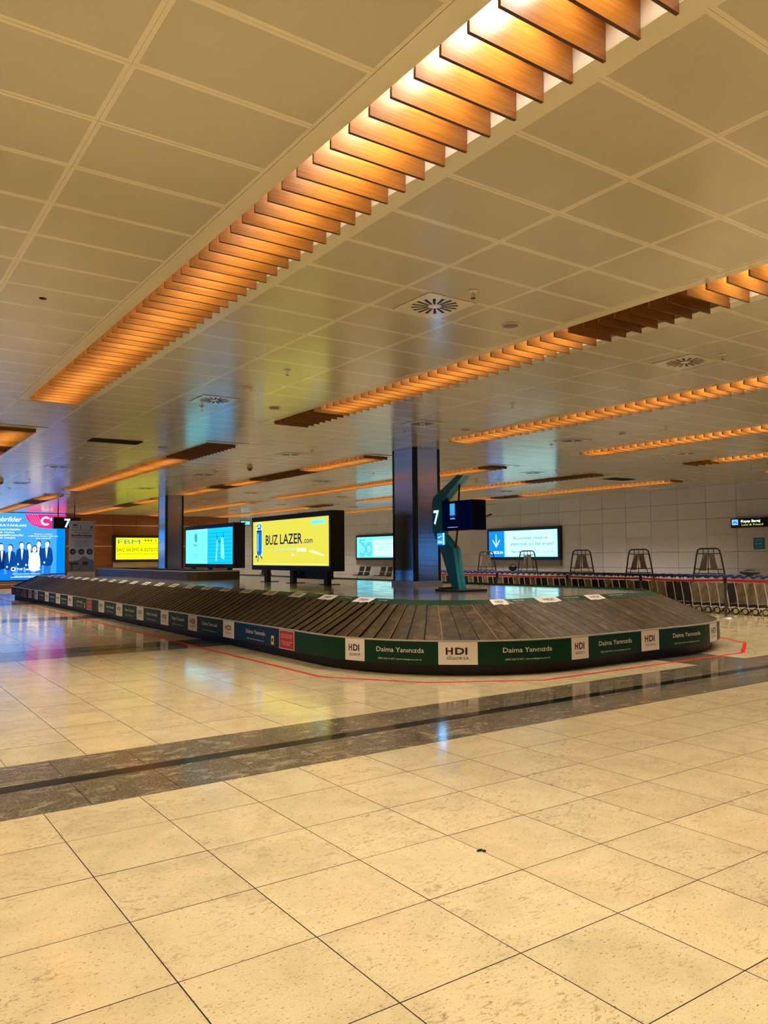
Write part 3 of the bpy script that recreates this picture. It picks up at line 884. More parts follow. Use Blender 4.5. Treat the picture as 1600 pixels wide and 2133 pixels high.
f.poly([(0.34, 0.27), (0.38, 0.27), (0.33, 0.10), (0.29, 0.10)], E_N)
f.poly([(0.26, 0.27), (0.31, 0.27), (0.22, 0.18), (0.17, 0.23), (0.19, 0.25)], E_N)
f.poly([(0.44, 0.27), (0.50, 0.27), (0.60, 0.20), (0.60, 0.15), (0.56, 0.18)], E_N)
f.text('BUZ', 0.83, 0.56, 0.27, E_N, 0.72, bold=0.014); f.text('LAZER', 1.68, 0.57, 0.27, E_N, 1.22, bold=0.014)
f.text('.com', 2.95, 0.57, 0.15, E_N, 0.48, bold=0.01)
f.text('Cilt ve epilasyon lazer sistemleri', 1.35, 0.41, 0.05, E_LB, 1.7)
f.rect(3.32, 1.03, 0.70, 0.11, E_LB); f.text('soğutmalı lazer', 3.37, 1.055, 0.06, E_CB, 0.6)
f.rect(2.6, 0.36, 0.5, 0.09, E_PY); f.ell(2.38, 0.27, 0.06, 0.035, E_W); f.poly([(3.2, 0.36), (3.9, 0.24), (4.0, 0.27), (3.35, 0.40)], E_PY)
f.rect(0.1, 0.035, 4.0, 0.012, E_PY)
f.finish(d)
# cyan screen
t = kiosk('advertising_screen', 'cyan and blue lit screen just right of the rear pillar, behind the low steel box', 10.1, 22.77, 27.0, 1.24, 2.68, 0.38, [23.3, 24.9, 26.4])
f, d = display(t, (10.096, 26.90, 1.37), (0, -1, 0), 4.04, 1.18, E_C)
f.rect(2.0, 0.0, 2.04, 1.18, E_CB)
for k in range(9): f.rect(2.02, 0.05 + 0.12 * k, 1.98, 0.014, emi('screen_wave', (10, 130, 215), 1.0))
f.rect(1.75, 0, 0.2, 1.18, E_LB)
for k in range(9):
    hh = 0.155 * math.sqrt(max(0.02, 1 - ((k - 4) / 4.6) ** 2)); f.rect(0.98 - hh * 0.9, 0.74 + 0.034 * k, hh * 1.8, 0.022, E_T)
f.text('BOAT', 0.98, 0.60, 0.075, E_T, 0.34, 'c', bold=0.02)
f.text('yatçılık ve denizcilik', 0.98, 0.30, 0.04, E_T, 0.6, 'c'); f.text('hizmetleri', 0.98, 0.2, 0.04, E_T, 0.5, 'c')
f.ring(3.08, 1.0, 0.30, 0.30, 0.03, E_T, 20, PI, 2 * PI)
f.poly([(2.80, 0.8), (2.92, 0.8), (2.86, 0.1), (2.72, 0.1)], E_LB); f.poly([(3.15, 0.85), (3.35, 0.85), (3.45, 0.15), (3.15, 0.2)], E_LB)
f.ring(2.85, 0.55, 0.03, 0.42, 0.012, E_T, 16)
f.finish(d)

# wall screens
def wall_screen(lab, y0, y1, z0=1.34, z1=2.88, X=XW - 0.16):
    t = thing('advertising_screen', lab, 'screen', (X + 0.08, (y0 + y1) / 2, z0))
    mb = MB(); mb.box((X + 0.015, y0, z0), (XW, y1, z1), m_black); mb.build('housing', t)
    fr = MB()
    fr.box((X, y0, z1 - 0.13), (X + 0.02, y1, z1), m_black); fr.box((X, y0, z0), (X + 0.02, y1, z0 + 0.14), m_black)
    fr.box((X, y0, z0 + 0.14), (X + 0.02, y0 + 0.14, z1 - 0.13), m_black); fr.box((X, y1 - 0.14, z0 + 0.14), (X + 0.02, y1, z1 - 0.13), m_black)
    fr.build('bezel', t)
    mb = MB(); mb.box((X + 0.03, y0 + 0.02, z0 - 0.28), (XW, y1 - 0.02, z0), mat('grey_apron', (120, 112, 104), 0.35, 0.3)); mb.build('apron', t)
    return t
X = XW - 0.16
t = wall_screen('cyan wall screen with white arrow on blue, check-in advert, right of the teal totem', 24.50, 29.35)
W1, H1 = 4.57, 1.27
E_AR = emi('screen_arrow_blue', (12, 128, 226), 1.1)
f, d = display(t, (X - 0.004, 29.21, 1.48), (0, -1, 0), W1, H1, E_C)
f.rect(1.15, 0.02, W1 - 1.2, H1 - 0.04, emi('screen_pale_cyan', (176, 240, 240), 1.25))
f.rect(0, 0, 1.1, H1, E_AR)
f.rect(0.50, 0.50, 0.05, 0.62, E_W); f.poly([(0.525, 0.46), (0.525, 0.56), (0.29, 0.86), (0.25, 0.82)], E_W); f.poly([(0.525, 0.46), (0.80, 0.82), (0.76, 0.86), (0.525, 0.56)], E_W)
f.text('CHECK-IN', 0.56, 0.16, 0.13, E_W, 0.86, 'c', bold=0.02)
f.text('Bu panoya check-in', 2.85, 0.84, 0.15, E_T, 2.2, 'c'); f.text('yaptırmak için bizi arayın!', 2.95, 0.56, 0.15, E_T, 2.8, 'c')
f.text('Pano ist', 1.6, 0.20, 0.13, E_T, 0.6, bold=0.01); f.text('0212 754 00 00', 3.3, 0.20, 0.08, E_T, 1.0)
f.finish(d)
t = wall_screen('pale cyan wall screen with a large 50, left of the steel pillar above the seats', 36.75, 41.60)
f, d = display(t, (X - 0.004, 41.46, 1.48), (0, -1, 0), W1, H1, E_C)
f.rect(1.8, 0.1, 2.4, 1.0, emi('screen_pale_cyan', (176, 240, 240), 1.25))
for k, tt in enumerate((0.0, 0.12)):
    f.ring(0.62, 0.50, 0.42 - tt, 0.42 - tt, 0.035, E_T, 24, -2.6, 1.9); f.ring(1.38, 0.52, 0.36 - tt, 0.42 - tt, 0.035, E_T, 26)
f.rect(0.35, 0.9, 0.06, 0.2, E_T); f.rect(0.35, 1.08, 0.6, 0.03, E_T)
f.text('yıllık güvenle daha nice yıllara hep birlikte', 3.1, 0.80, 0.07, E_T, 2.3, 'c'); f.text('birlikte yürüyoruz', 3.1, 0.6, 0.07, E_T, 1.2, 'c'); f.text('iyi ki varız', 3.1, 0.4, 0.07, E_T, 0.6, 'c')
f.finish(d)
# yellow FBM screen on the brown wall
t = thing('advertising_screen', 'yellow wall screen reading FBM on the brown wall left of the rear pillar', 'screen', (15.4, YB - 0.08, 1.34))
mb = MB(); mb.box((13.0, YB - 0.15, 1.34), (17.2, YB - 0.015, 2.90), m_black); mb.build('housing', t)
mb = MB()
for bx in ((13.0, 2.77, 17.2, 2.90), (13.0, 1.34, 17.2, 1.49), (13.0, 1.49, 13.16, 2.77), (17.04, 1.49, 17.2, 2.77)):
    mb.box((bx[0], YB - 0.17, bx[1]), (bx[2], YB - 0.15, bx[3]), m_black)
mb.build('bezel', t)
mb = MB(); mb.box((13.02, YB - 0.13, 1.02), (17.18, YB - 0.015, 1.34), mat('tan_apron', (170, 150, 112), 0.3, 0.3)); mb.build('apron', t)
E_YF = emi('screen_acid_yellow', (238, 238, 20), 0.9); E_OL = emi('screen_olive', (120, 120, 10), 0.8); E_GB = emi('screen_grey_blue', (90, 150, 130), 0.9); E_OR = emi('screen_orange', (232, 200, 20), 1.0)
f, d = display(t, (13.16, YB - 0.155, 1.49), (1, 0, 0), 3.88, 1.28, E_YF)
f.text('FBM', 0.12, 0.92, 0.26, E_GB, 1.3); f.text('Clinic', 0.14, 0.74, 0.16, E_OR, 1.0, bold=0.01)
f.text('444 1 326', 1.62, 1.06, 0.14, E_OL, 1.45, bold=0.01); f.text('Hemen arayın', 2.0, 0.94, 0.07, E_OL, 0.6)
f.text('SAÇ EKİMİ & ESTETİK PLASTİK', 0.05, 0.48, 0.20, E_OL, 3.72); f.text('SAÇ TASARIMI VE ESTETİK CERRAHİ ALANINDA UZMAN KADRO', 0.1, 0.30, 0.06, E_OL, 3.6)
f.finish(d)

# large blue lightbox with the team portrait
t = thing('lightbox', 'wall-high blue lightbox at left showing people in dark suits and a red flag', 'lightbox', (6.9, YB - 0.1, 0.42))
mb = MB(); mb.box((3.4, YB - 0.2, 0.40), (10.38, YB - 0.015, H - 0.01), m_black); mb.build('housing', t)
L_B = emi('lightbox_blue', (64, 150, 240), 1.1); L_D = emi('lightbox_deep_blue', (0, 122, 236), 1.1); L_S = emi('suit_navy', (8, 72, 150), 0.9); L_S2 = emi('suit_navy_dark', (6, 48, 112), 0.9)
L_H = emi('hair_dark', (16, 30, 60), 0.9); L_F = emi('face_pale', (246, 236, 226), 1.15); L_M = emi('flag_magenta', (232, 30, 110), 1.1); L_M2 = emi('flag_pink', (250, 90, 150), 1.15)
L_T = emi('trousers_blue', (30, 112, 210), 1.0); L_I = emi('shirt_ivory', (244, 232, 208), 1.15)
WL_, HL_ = 6.90, 3.62
f, d = display(t, (3.44, YB - 0.204, 0.43), (1, 0, 0), WL_, HL_ + 0.03, L_B)
f.rect(6.45, 0, 0.45, HL_, L_D); f.rect(0, 0, 6.45, 0.35, L_D)
OX = 3.50        # picture x of photo column 0 (world X about 6.94)
PXM = 3.40 / 138.0   # metres per photo pixel here
def LX(px): return OX + px * PXM
def LY(py): return (1209.5 - py) * PXM * 1.04
# flag
f.poly([(LX(52), LY(1069)), (LX(140), LY(1069)), (LX(140), LY(1097)), (LX(110), LY(1099.5)), (LX(85), LY(1098)), (LX(68), LY(1092)), (LX(58), LY(1082))], L_M)
for k in range(5): f.poly([(LX(56 + 5 * k), LY(1069)), (LX(58 + 5 * k), LY(1069)), (LX(70 + 5 * k), LY(1088 + k)), (LX(82 + 5 * k), LY(1095)), (LX(67 + 5 * k), LY(1088 + k))], L_M2)
f.ring(LX(96), LY(1083), 10.5 * PXM, 10.2 * PXM, 0.11, E_W, 28, 0.75, 2 * PI - 0.75)
star = [(LX(108) + (0.13 if k % 2 == 0 else 0.055) * math.cos(PI / 2 + k * PI / 5), LY(1079.5) + (0.13 if k % 2 == 0 else 0.055) * math.sin(PI / 2 + k * PI / 5)) for k in range(10)]
for k in range(10): f.poly([(LX(108), LY(1079.5)), star[k], star[(k + 1) % 10]], E_W, 0.02)
f.text('Tebrikler', LX(-13), LY(1085.5), 0.27, E_W, 57 * PXM, slant=0.25, bold=0.012)
f.text('FİLENİN SULTANLARI', LX(-42), LY(1095.5), 0.105, E_W, 97 * PXM, bold=0.03)
for st, yy, x0, x1 in (('CUMHURİYETİMİZİN', 1104, -14, 43), ('100. YILINA', 1110, -2, 31), ('DÜNYA ŞAMPİYONLUĞU', 1116, -20, 49), ('ÇOK YAKIŞTI.', 1121.5, -5, 34)):
    f.text(st, LX(x0), LY(yy), 0.075, E_W, (x1 - x0) * PXM, bold=0.02)
for st, yy, x0, x1 in (('Dünyanın 1 numarası', 1112.5, 72, 109), ('A Milli Kadın Voleybol Takımımızla', 1117, 59, 122), ('gurur duyuyoruz!', 1121.5, 75, 107)):
    f.text(st, LX(x0), LY(yy), 0.06, E_W, (x1 - x0) * PXM, bold=0.01)
def figure(cx, top, lean=0.0, ht=None, jacket=None, shirt=L_I, wide=13.0, hair=L_H, dress=False):
    """standing person in the printed picture; cx, top in photo pixels"""
    jacket = jacket or L_S
    hw, hh = 4.6, 6.4
    fy = top + hh
    sh = fy + hh + 2.0                        # shoulder line
    P = lambda x, y: (LX(x), LY(y))
    if not dress:
        f.poly([P(cx - wide * .42, sh + 36), P(cx + wide * .42, sh + 36), P(cx + wide * .36, 1206), P(cx + 1, 1206), P(cx, sh + 46), P(cx - 1, 1206), P(cx - wide * .36, 1206)], L_T)
    body = [P(cx - 3, sh - 2), P(cx + 3, sh - 2), P(cx + wide * .5, sh + 2), P(cx + wide * .62, sh + 14), P(cx + wide * .66, sh + 27), P(cx + wide * .5, sh + 38), P(cx, sh + 40),
            P(cx - wide * .5, sh + 38), P(cx - wide * .66, sh + 27), P(cx - wide * .62, sh + 14), P(cx - wide * .5, sh + 2)]
    f.poly(body, jacket)
    if not dress:
        f.poly([P(cx - 2.8 + lean, sh - 3), P(cx + 2.8 + lean, sh - 3), P(cx + 1.6 + lean, sh + 12), P(cx + lean, sh + 24), P(cx - 1.6 + lean, sh + 12)], shirt)
        f.poly([P(cx - 2 + lean, sh - 1), P(cx + 2 + lean, sh + 1), P(cx + 2 + lean, sh - 1), P(cx - 2 + lean, sh + 1)], hair)
        f.poly([P(cx + wide * .2, sh + 4), P(cx + wide * .3, sh + 16), P(cx + wide * .22, sh + 16)], L_S2)
    else:
        f.poly([P(cx - 2, sh - 1), P(cx + 2.5, sh + 1), P(cx + 2.5, sh - 1), P(cx - 2, sh + 1)], hair)
    f.ell(LX(cx), LY(fy - 1.2), hw * 1.1 * PXM, hh * PXM, hair, 16); f.ell(LX(cx + lean * .3), LY(fy + 0.6), hw * .92 * PXM, hh * .95 * PXM, L_F, 16)
    f.poly([P(cx - 1.8, fy + 4), P(cx + 1.8, fy + 4), P(cx + 1.8, sh), P(cx - 1.8, sh)], L_F)
    f.ell(LX(cx - wide * .35), LY(sh + 32), 1.8 * PXM, 2.4 * PXM, L_F, 10)
for px, tp_, wd_ in ((-62, 1127, 14), (-44, 1133, 13), (-26, 1129, 14), (-11, 1134, 13)): figure(px, tp_, wide=wd_)
figure(46, 1129, 1.5, jacket=L_S, wide=18); figure(5, 1132, 2, jacket=L_S2, wide=17); figure(24, 1134.5, -2, wide=18)
figure(61, 1131, 2, wide=14); figure(82, 1126, -1, wide=17, jacket=L_S); figure(73, 1137, 0, wide=19, jacket=L_I, dress=True); figure(100, 1126, -2, wide=18)
f.ring(LX(30), LY(1186), 5 * PXM, 4.6 * PXM, 0.05, E_W, 18); f.text('TVF', LX(37), LY(1188.5), 0.10, E_W, 12 * PXM, bold=0.03); f.rect(LX(52), LY(1191), 0.02, 0.22, E_W)
f.text('sigorta', LX(55), LY(1188.5), 0.10, E_W, 31 * PXM, bold=0.03)
for yy, x0, x1, st in ((1197.5, 28, 85, 'Türkiye Voleybol Federasyonu Resmi Sponsoru'), (1202, 32, 80, 'A Milli Takımlar Resmi Sigorta Sponsoru')): f.text(st, LX(x0), LY(yy), 0.05, E_W, (x1 - x0) * PXM, bold=0.02)
f.rect(LX(25), LY(1204), 62 * PXM, 0.025, E_W)
f.finish(d)
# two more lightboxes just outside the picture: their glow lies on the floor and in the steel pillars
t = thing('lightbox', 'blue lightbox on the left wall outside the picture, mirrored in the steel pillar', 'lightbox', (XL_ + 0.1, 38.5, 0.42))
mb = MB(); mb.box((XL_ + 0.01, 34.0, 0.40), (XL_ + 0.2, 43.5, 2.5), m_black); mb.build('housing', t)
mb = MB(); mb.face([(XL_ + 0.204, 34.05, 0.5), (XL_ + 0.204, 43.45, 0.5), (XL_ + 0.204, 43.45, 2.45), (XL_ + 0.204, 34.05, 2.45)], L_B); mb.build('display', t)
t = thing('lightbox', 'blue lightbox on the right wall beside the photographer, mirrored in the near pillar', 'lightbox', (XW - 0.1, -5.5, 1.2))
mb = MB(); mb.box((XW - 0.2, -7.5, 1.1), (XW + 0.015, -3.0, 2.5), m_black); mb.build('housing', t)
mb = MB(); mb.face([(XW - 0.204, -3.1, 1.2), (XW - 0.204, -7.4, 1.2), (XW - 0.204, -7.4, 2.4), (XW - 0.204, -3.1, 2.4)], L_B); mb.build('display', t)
# timber bench base below the lightbox
t = thing('wall_bench', 'low brown wooden ledge with pale rail along the wall below the blue lightbox', 'ledge', (4.5, YB - 0.45, 0))
for k in range(8):
    mb = MB(); mb.chbox((-0.5 + 1.42 * k, YB - 0.7, 0.02), (0.91 + 1.42 * k, YB - 0.21, 0.36), mat('ledge_wood', (150, 96, 60), 0.35), 0.01); mb.build('wood_panel', t)
mb = MB(); mb.box((-0.5, YB - 0.74, 0.20), (10.8, YB - 0.70, 0.235), m_line); mb.build('rail', t)

# roll-up banner on the far end of the deck
t = thing('roll_up_banner', 'tall pale grey roll-up banner reading konforunuz, between blue lightbox and brown wall', 'banner', (8.3, 34.2, DK))
m_ban = mat('banner_print', (150, 158, 186), 0.45); m_ban2 = mat('banner_photo', (96, 96, 112), 0.5); m_ban3 = mat('banner_dark', (30, 34, 56), 0.45)
mb = MB(); mb.box((7.79, 34.22, DK + 0.06), (8.81, 34.225, 3.13), m_ban); bp_ = mb.build('sheet', t)
mb = MB(); mb.chbox((7.77, 34.14, DK), (8.83, 34.32, DK + 0.08), m_trim, 0.01); mb.build('base', t)
mb = MB(); mb.tube([(7.77, 34.22, 3.135), (8.86, 34.22, 3.135)], 0.018, m_trim); mb.build('top_rail', t)
f = Face((7.79, 34.22, DK + 0.06), (1, 0, 0), (0, 0, 1))
f.rect(0.0, 1.80, 1.02, 0.015, m_ban3)
f.poly([(0.13, 1.98), (0.38, 1.98), (0.26, 2.05), (0.17, 2.05)], m_ban3); f.text('turkish cargo', 0.13, 1.90, 0.04, m_ban3, 0.25, bold=0.03)
f.rect(0.46, 1.86, 0.03, 0.14, m_ban3); f.rect(0.86, 1.88, 0.08, 0.08, m_ban3)
f.text('Sizin için üretiyoruz', 0.51, 1.68, 0.05, m_ban3, 0.62, 'c', bold=0.02); f.text('konforunuz', 0.51, 1.54, 0.10, m_ban3, 0.84, 'c', bold=0.04); f.text('her şeyden önce gelir', 0.51, 1.46, 0.05, m_ban3, 0.78, 'c', bold=0.02)
for k in range(5): f.rect(0.25 - 0.02 * (k % 2), 1.36 - 0.06 * k, 0.52 + 0.04 * (k % 2), 0.015, m_ban2)
for k, cx in enumerate((0.16, 0.50, 0.84)): f.ell(cx, 0.90, 0.125, 0.125, m_ban3, 20); f.ell(cx + 0.01, 0.89, 0.06, 0.05, m_ban2, 12)
f.rect(0.0, 0.08, 1.02, 0.42, m_ban2); f.poly([(0.05, 0.5), (0.4, 0.55), (0.6, 0.72), (0.8, 0.6), (0.98, 0.5), (0.98, 0.4), (0.05, 0.4)], m_ban2)
f.rect(0.03, 0.36, 0.36, 0.09, m_ban3); f.rect(0.55, 0.34, 0.22, 0.14, m_ban3); f.ell(0.92, 0.42, 0.1, 0.16, mat('banner_blue', (40, 110, 170), 0.4), 16); f.rect(0.1, 0.12, 0.05, 0.25, m_ban3); f.poly([(0.3, 0.08), (0.34, 0.08), (0.48, 0.22), (0.44, 0.22)], m_ban3)
f.finish(bp_)

# low steel enclosure on the deck
t = thing('steel_enclosure', 'low brushed-steel box with rounded corner on the deck, in front of the rear pillar', 'enclosure', (9.5, 27.0, DK))
bx0, bx1, by0, by1, bz1 = 8.42, 10.02, 22.15, 32.4, 1.175
mb = MB()
out = [(bx0, by1)] + [(bx0 + 0.25 - 0.25 * math.cos(a), by0 + 0.25 - 0.25 * math.sin(a)) for a in [PI / 2 * k / 5 for k in range(6)]] + [(bx1, by0), (bx1, by1)]
m_encl = mat('enclosure_steel', (84, 74, 62), 0.3, 0.6)
n = len(out)
mb.add([(p[0], p[1], DK) for p in out] + [(p[0], p[1], bz1) for p in out], [(k, (k + 1) % n, n + (k + 1) % n, n + k) for k in range(n)], m_encl)
mb.add([(p[0], p[1], bz1 - 0.05) for p in out], [tuple(range(n))], m_kick)
mb.build('side_wall', t)
cxm, cym = (bx0 + bx1) / 2, (by0 + by1) / 2
mb = MB()
for k in range(n):
    a, b_ = out[k], out[(k + 1) % n]
    ia = (a[0] + (0.07 if a[0] < cxm else -0.07), a[1] + (0.07 if a[1] < cym else -0.07)); ib = (b_[0] + (0.07 if b_[0] < cxm else -0.07), b_[1] + (0.07 if b_[1] < cym else -0.07))
    mb.face([(a[0], a[1], bz1 + 0.012), (b_[0], b_[1], bz1 + 0.012), (ib[0], ib[1], bz1 + 0.012), (ia[0], ia[1], bz1 + 0.012)], m_trim)
    mb.face([(a[0] - .004, a[1] - .004, bz1 - 0.02), (b_[0] - .004, b_[1] - .004, bz1 - 0.02), (b_[0] - .004, b_[1] - .004, bz1 + 0.012), (a[0] - .004, a[1] - .004, bz1 + 0.012)], m_trim)
mb.build('top_rim', t)
mb = MB()
for yy in (25.5, 28.9): mb.box((bx0 - 0.004, yy, DK), (bx0 + 0.01, yy + 0.012, bz1), m_kick)
mb.build('panel_joint', t)

# ================================================================ TEAL TOTEM WITH THE 7
TX = 9.70; TD = 0.185
t = thing('gate_totem', 'bent teal totem with a lit white 7 on a black base plate on the deck', 'totem', (9.8, 11.5, DK))
prof_l = [(11.66, 0.95), (12.02, 1.72), (12.26, 2.10), (12.26, 2.66), (12.20, 2.76), (11.47, 3.14)]
prof_r = [(11.46, 0.95), (11.62, 1.72), (11.98, 2.02), (11.98, 2.64), (11.86, 2.72), (11.30, 3.115)]
mb = MB(); n = len(prof_l)
vs = [(TX, y_, z_) for y_, z_ in prof_l] + [(TX, y_, z_) for y_, z_ in prof_r] + [(TX + TD, y_, z_) for y_, z_ in prof_l] + [(TX + TD, y_, z_) for y_, z_ in prof_r]
ff_, fr_ = [], []
for k in range(n - 1):
    ff_.append((k, k + 1, n + k + 1, n + k)); fr_.append((n + k, n + k + 1, 3 * n + k + 1, 3 * n + k))
    ff_.append((2 * n + k + 1, 2 * n + k, 3 * n + k, 3 * n + k + 1)); fr_.append((k + 1, k, 2 * n + k, 2 * n + k + 1))
fr_ += [(0, n, 3 * n, 2 * n), (n - 1, 2 * n + n - 1, 3 * n + n - 1, 2 * n - 1)]
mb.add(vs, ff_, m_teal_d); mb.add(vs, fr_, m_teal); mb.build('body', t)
mb = MB()
g = [(y_ - 0.003, z_) for y_, z_ in prof_r]
for k in range(n - 1): mb.face([(TX + 0.09, *g[k]), (TX + 0.10, *g[k]), (TX + 0.10, *g[k + 1]), (TX + 0.09, *g[k + 1])], m_black)
mb.build('groove', t)
mb = MB(); mb.chbox((9.40, 11.12, DK), (10.12, 11.82, DK + 0.045), m_black, 0.01); mb.build('base_plate', t)
mb = MB(); mb.chbox((9.5, 11.66, DK + 0.045), (9.86, 11.84, DK + 0.075), m_black, 0.01); mb.build('foot_block', t)
E7 = emi('sign_white', (190, 235, 255), 1.6); EI = emi('sign_blue', (30, 150, 240), 1.1)
f = Face((TX - 0.001, 12.25, 2.10), (0, -1, 0), (0, 0, 1))
mb = MB(); vs_, fs_, wd_ = text2d('7', 0.02); mb.add([f.P(0.045 + a * 0.17 / wd_, 0.12 + b_ * 0.38, 0.006) for a, b_ in vs_], fs_, E7); mb.build('number_seven', t, label='white lit number 7')
a0 = Vector((11.62 - 12.02, 1.72 - 1.72)); 
f = Face((TX - 0.001, 12.12, 1.80), (0, -1, 0), (0, 0, 1))
mb = MB(); mb.box((TX - 0.02, 11.86, 1.80), (TX - 0.002, 12.08, 2.03), EI); pl = mb.build('logo_plate', t, label='small lit blue logo plate')
f = Face((TX - 0.021, 12.08, 1.80), (0, -1, 0), (0, 0, 1)); f.text('ISG', 0.03, 0.03, 0.055, E7, 0.13, bold=0.02); f.rect(0.18, 0.0, 0.04, 0.23, E7); f.poly([(0.03, 0.13), (0.15, 0.17), (0.15, 0.18), (0.03, 0.15)], E7); f.finish(pl)
ld = bpy.data.lights.new('logo_glow', 'AREA'); ld.size = 0.2; ld.energy = 1.2; ld.color = (0.1, 0.5, 1.0)
lo = bpy.data.objects.new('logo_glow', ld); C.objects.link(lo); lo.parent = t; lo.matrix_parent_inverse = Matrix.Translation(-Vector(t.location)); lo.location = (TX - 0.03, 11.97, 1.9); lo.rotation_euler = (0, PI / 2, 0)
# monitor hanging on the totem
mb = MB(); mb.chbox((9.72, 11.06, 2.07), (10.06, 11.97, 2.645), m_navy, 0.008); mo = mb.build('monitor', t)
mb = MB(); mb.tube([(9.80, 11.55, 2.64), (9.80, 11.52, 3.0)], 0.02, m_black); mb.tube([(9.80, 11.60, 2.08), (9.80, 11.66, 1.72)], 0.02, m_black); mb.build('bracket', t)
f = Face((9.72 - 0.002, 11.96, 2.075), (0, -1, 0), (0, 0, 1))
f.rect(0.02, 0.02, 0.86, 0.53, emi('monitor_navy', (4, 8, 44), 0.7)); f.rect(0.24, 0.29, 0.15, 0.23, emi('monitor_logo', (64, 176, 240), 1.0)); f.text('ISG', 0.27, 0.31, 0.05, EI, 0.10, bold=0.02)
f.rect(0.25, 0.235, 0.14, 0.035, emi('monitor_blue', (20, 60, 170), 1.0)); f.rect(0.25, 0.22, 0.14, 0.008, E7); f.text('www.sabihagokcen.aero', 0.17, 0.055, 0.016, E7, 0.30); f.finish(mo)

# hanging gate sign by the lightbox
t = thing('hanging_sign', 'black hanging sign box with a lit 7 beside the lightbox flag', 'sign', (8.6, 38.0, 2.7))
K = 38.0 / 40.0
mb = MB(); mb.chbox((7.98, 38.0, 2.96), (9.17, 38.35, 3.49), m_black, 0.01); bd = mb.build('sign_box', t)
mb = MB(); mb.tube([(8.20, 38.17, 3.48), (8.20, 38.17, H)], 0.025, m_black); mb.tube([(8.93, 38.17, 3.48), (8.93, 38.17, H)], 0.025, m_black); mb.build('hanger', t)
f = Face((7.98, 37.998, 2.96), (1, 0, 0), (0, 0, 1)); f.text('7', 0.46, 0.07, 0.40, E7, 0.27, bold=0.03); f.finish(bd)

# lost and found sign, poster
t = thing('wall_sign', 'long black lit sign reading Kayıp Bagaj Lost and Found on the right wall', 'sign', (XW - 0.1, 14.6, 2.5))
mb = MB(); mb.chbox((XW - 0.2, 12.6, 2.50), (XW, 16.18, 2.84), m_black, 0.006); bd = mb.build('sign_box', t)
f = Face((XW - 0.202, 16.18, 2.50), (0, -1, 0), (0, 0, 1))
f.rect(0.05, 0.10, 0.24, 0.20, emi('sign_pictogram', (120, 200, 240), 1.2)); f.poly([(0.09, 0.13), (0.17, 0.2), (0.25, 0.13), (0.25, 0.18), (0.17, 0.25), (0.09, 0.18)], E_B)
f.text('Kayıp Bagaj', 0.40, 0.19, 0.085, E_W, 0.72, bold=0.03); f.text('Lost & Found', 0.42, 0.07, 0.075, emi('sign_yellow', (230, 220, 90), 1.0), 0.80, bold=0.01); f.finish(bd)
t = thing('wall_poster', 'small blue notice fixed to the right wall below the black sign', 'poster', (XW, 15.25, 1.72))
mb = MB(); mb.box((XW - 0.012, 15.03, 1.72), (XW, 15.45, 2.13), mat('poster_blue', (24, 112, 168), 0.4)); bd = mb.build('sheet', t)
f = Face((XW - 0.013, 15.45, 1.72), (0, -1, 0), (0, 0, 1)); mp_ = mat('poster_pale', (130, 200, 232), 0.4)
f.rect(0.04, 0.335, 0.34, 0.012, mp_); f.text('BİLGİLENDİRME', 0.21, 0.27, 0.03, mp_, 0.3, 'c'); f.poly([(0.08, 0.24), (0.21, 0.30), (0.34, 0.24), (0.34, 0.25), (0.21, 0.31), (0.08, 0.25)], mp_)
f.ell(0.12, 0.19, 0.035, 0.035, mp_, 10); f.rect(0.2, 0.165, 0.12, 0.045, mp_); f.rect(0.06, 0.09, 0.3, 0.008, mp_); f.rect(0.06, 0.06, 0.3, 0.008, mp_); f.finish(bd)
# little blue exit sign on the far white wall
mb = MB(); mb.chbox((21.05, YB - 0.06, 3.62), (21.75, YB, 3.92), m_black, 0.01)
t = thing('exit_sign', 'small lit cyan direction sign high on the far wall between the two deck screens', 'sign', (21.4, YB - 0.03, 3.62)); bd = mb.build('sign_box', t)
f = Face((21.05, YB - 0.062, 3.62), (1, 0, 0), (0, 0, 1)); f.rect(0.04, 0.04, 0.62, 0.22, E_C); f.ell(0.35, 0.16, 0.05, 0.06, E_B, 10); f.finish(bd)

# ================================================================ CEILING FIXTURES
bayn = {0: 'between foreground strip and second strip', 1: 'between second and third strips', 2: 'between third and fourth strips', 3: 'between fourth and fifth strips', 4: 'between fifth and sixth strips', -1: 'left of the foreground strip'}
rown = ['nearest the camera', 'second along its bay', 'third along its bay', 'fourth along its bay', 'fifth along its bay', 'sixth along its bay', 'seventh along its bay', 'farthest along its bay']
m_vdark = mat('vent_dark', (16, 14, 12), 0.8)
vp = MB(); vp.chbox((-0.30, -0.30, -0.006), (0.30, 0.30, 0.0), m_ceil_edge, 0.004)
vent_plate = vp.mesh('face_plate')
vb = MB()
for k in range(16):
    a = 2 * PI * k / 16 + 0.1; ca, sa = math.cos(a), math.sin(a); sk = 0.35
    r1, r2, w1, w2 = 0.07, 0.235, 0.010, 0.017
    p = [(r1 * ca - w1 * sa, r1 * sa + w1 * ca), (r1 * ca + w1 * sa, r1 * sa - w1 * ca), (r2 * math.cos(a + .0) + w2 * sa, r2 * math.sin(a) - w2 * ca), (r2 * ca - w2 * sa, r2 * sa + w2 * ca)]
    vb.add([(q[0], q[1], -0.0075) for q in p] + [(q[0], q[1], -0.0062) for q in p], [(0, 1, 2, 3), (0, 4, 5, 1), (1, 5, 6, 2), (2, 6, 7, 3), (3, 7, 4, 0)], m_vdark)
vb.cyl((0, 0, -0.009), (0, 0, 1), 0.035, 0.004, m_fixture, 12)
vent_blades = vb.mesh('swirl_slots')
VX = [4.85 + 4.2 * k for k in range(5)]; VY = [6.05, 11.7, 17.03, 22.6, 28.2, 33.8, 39.4]
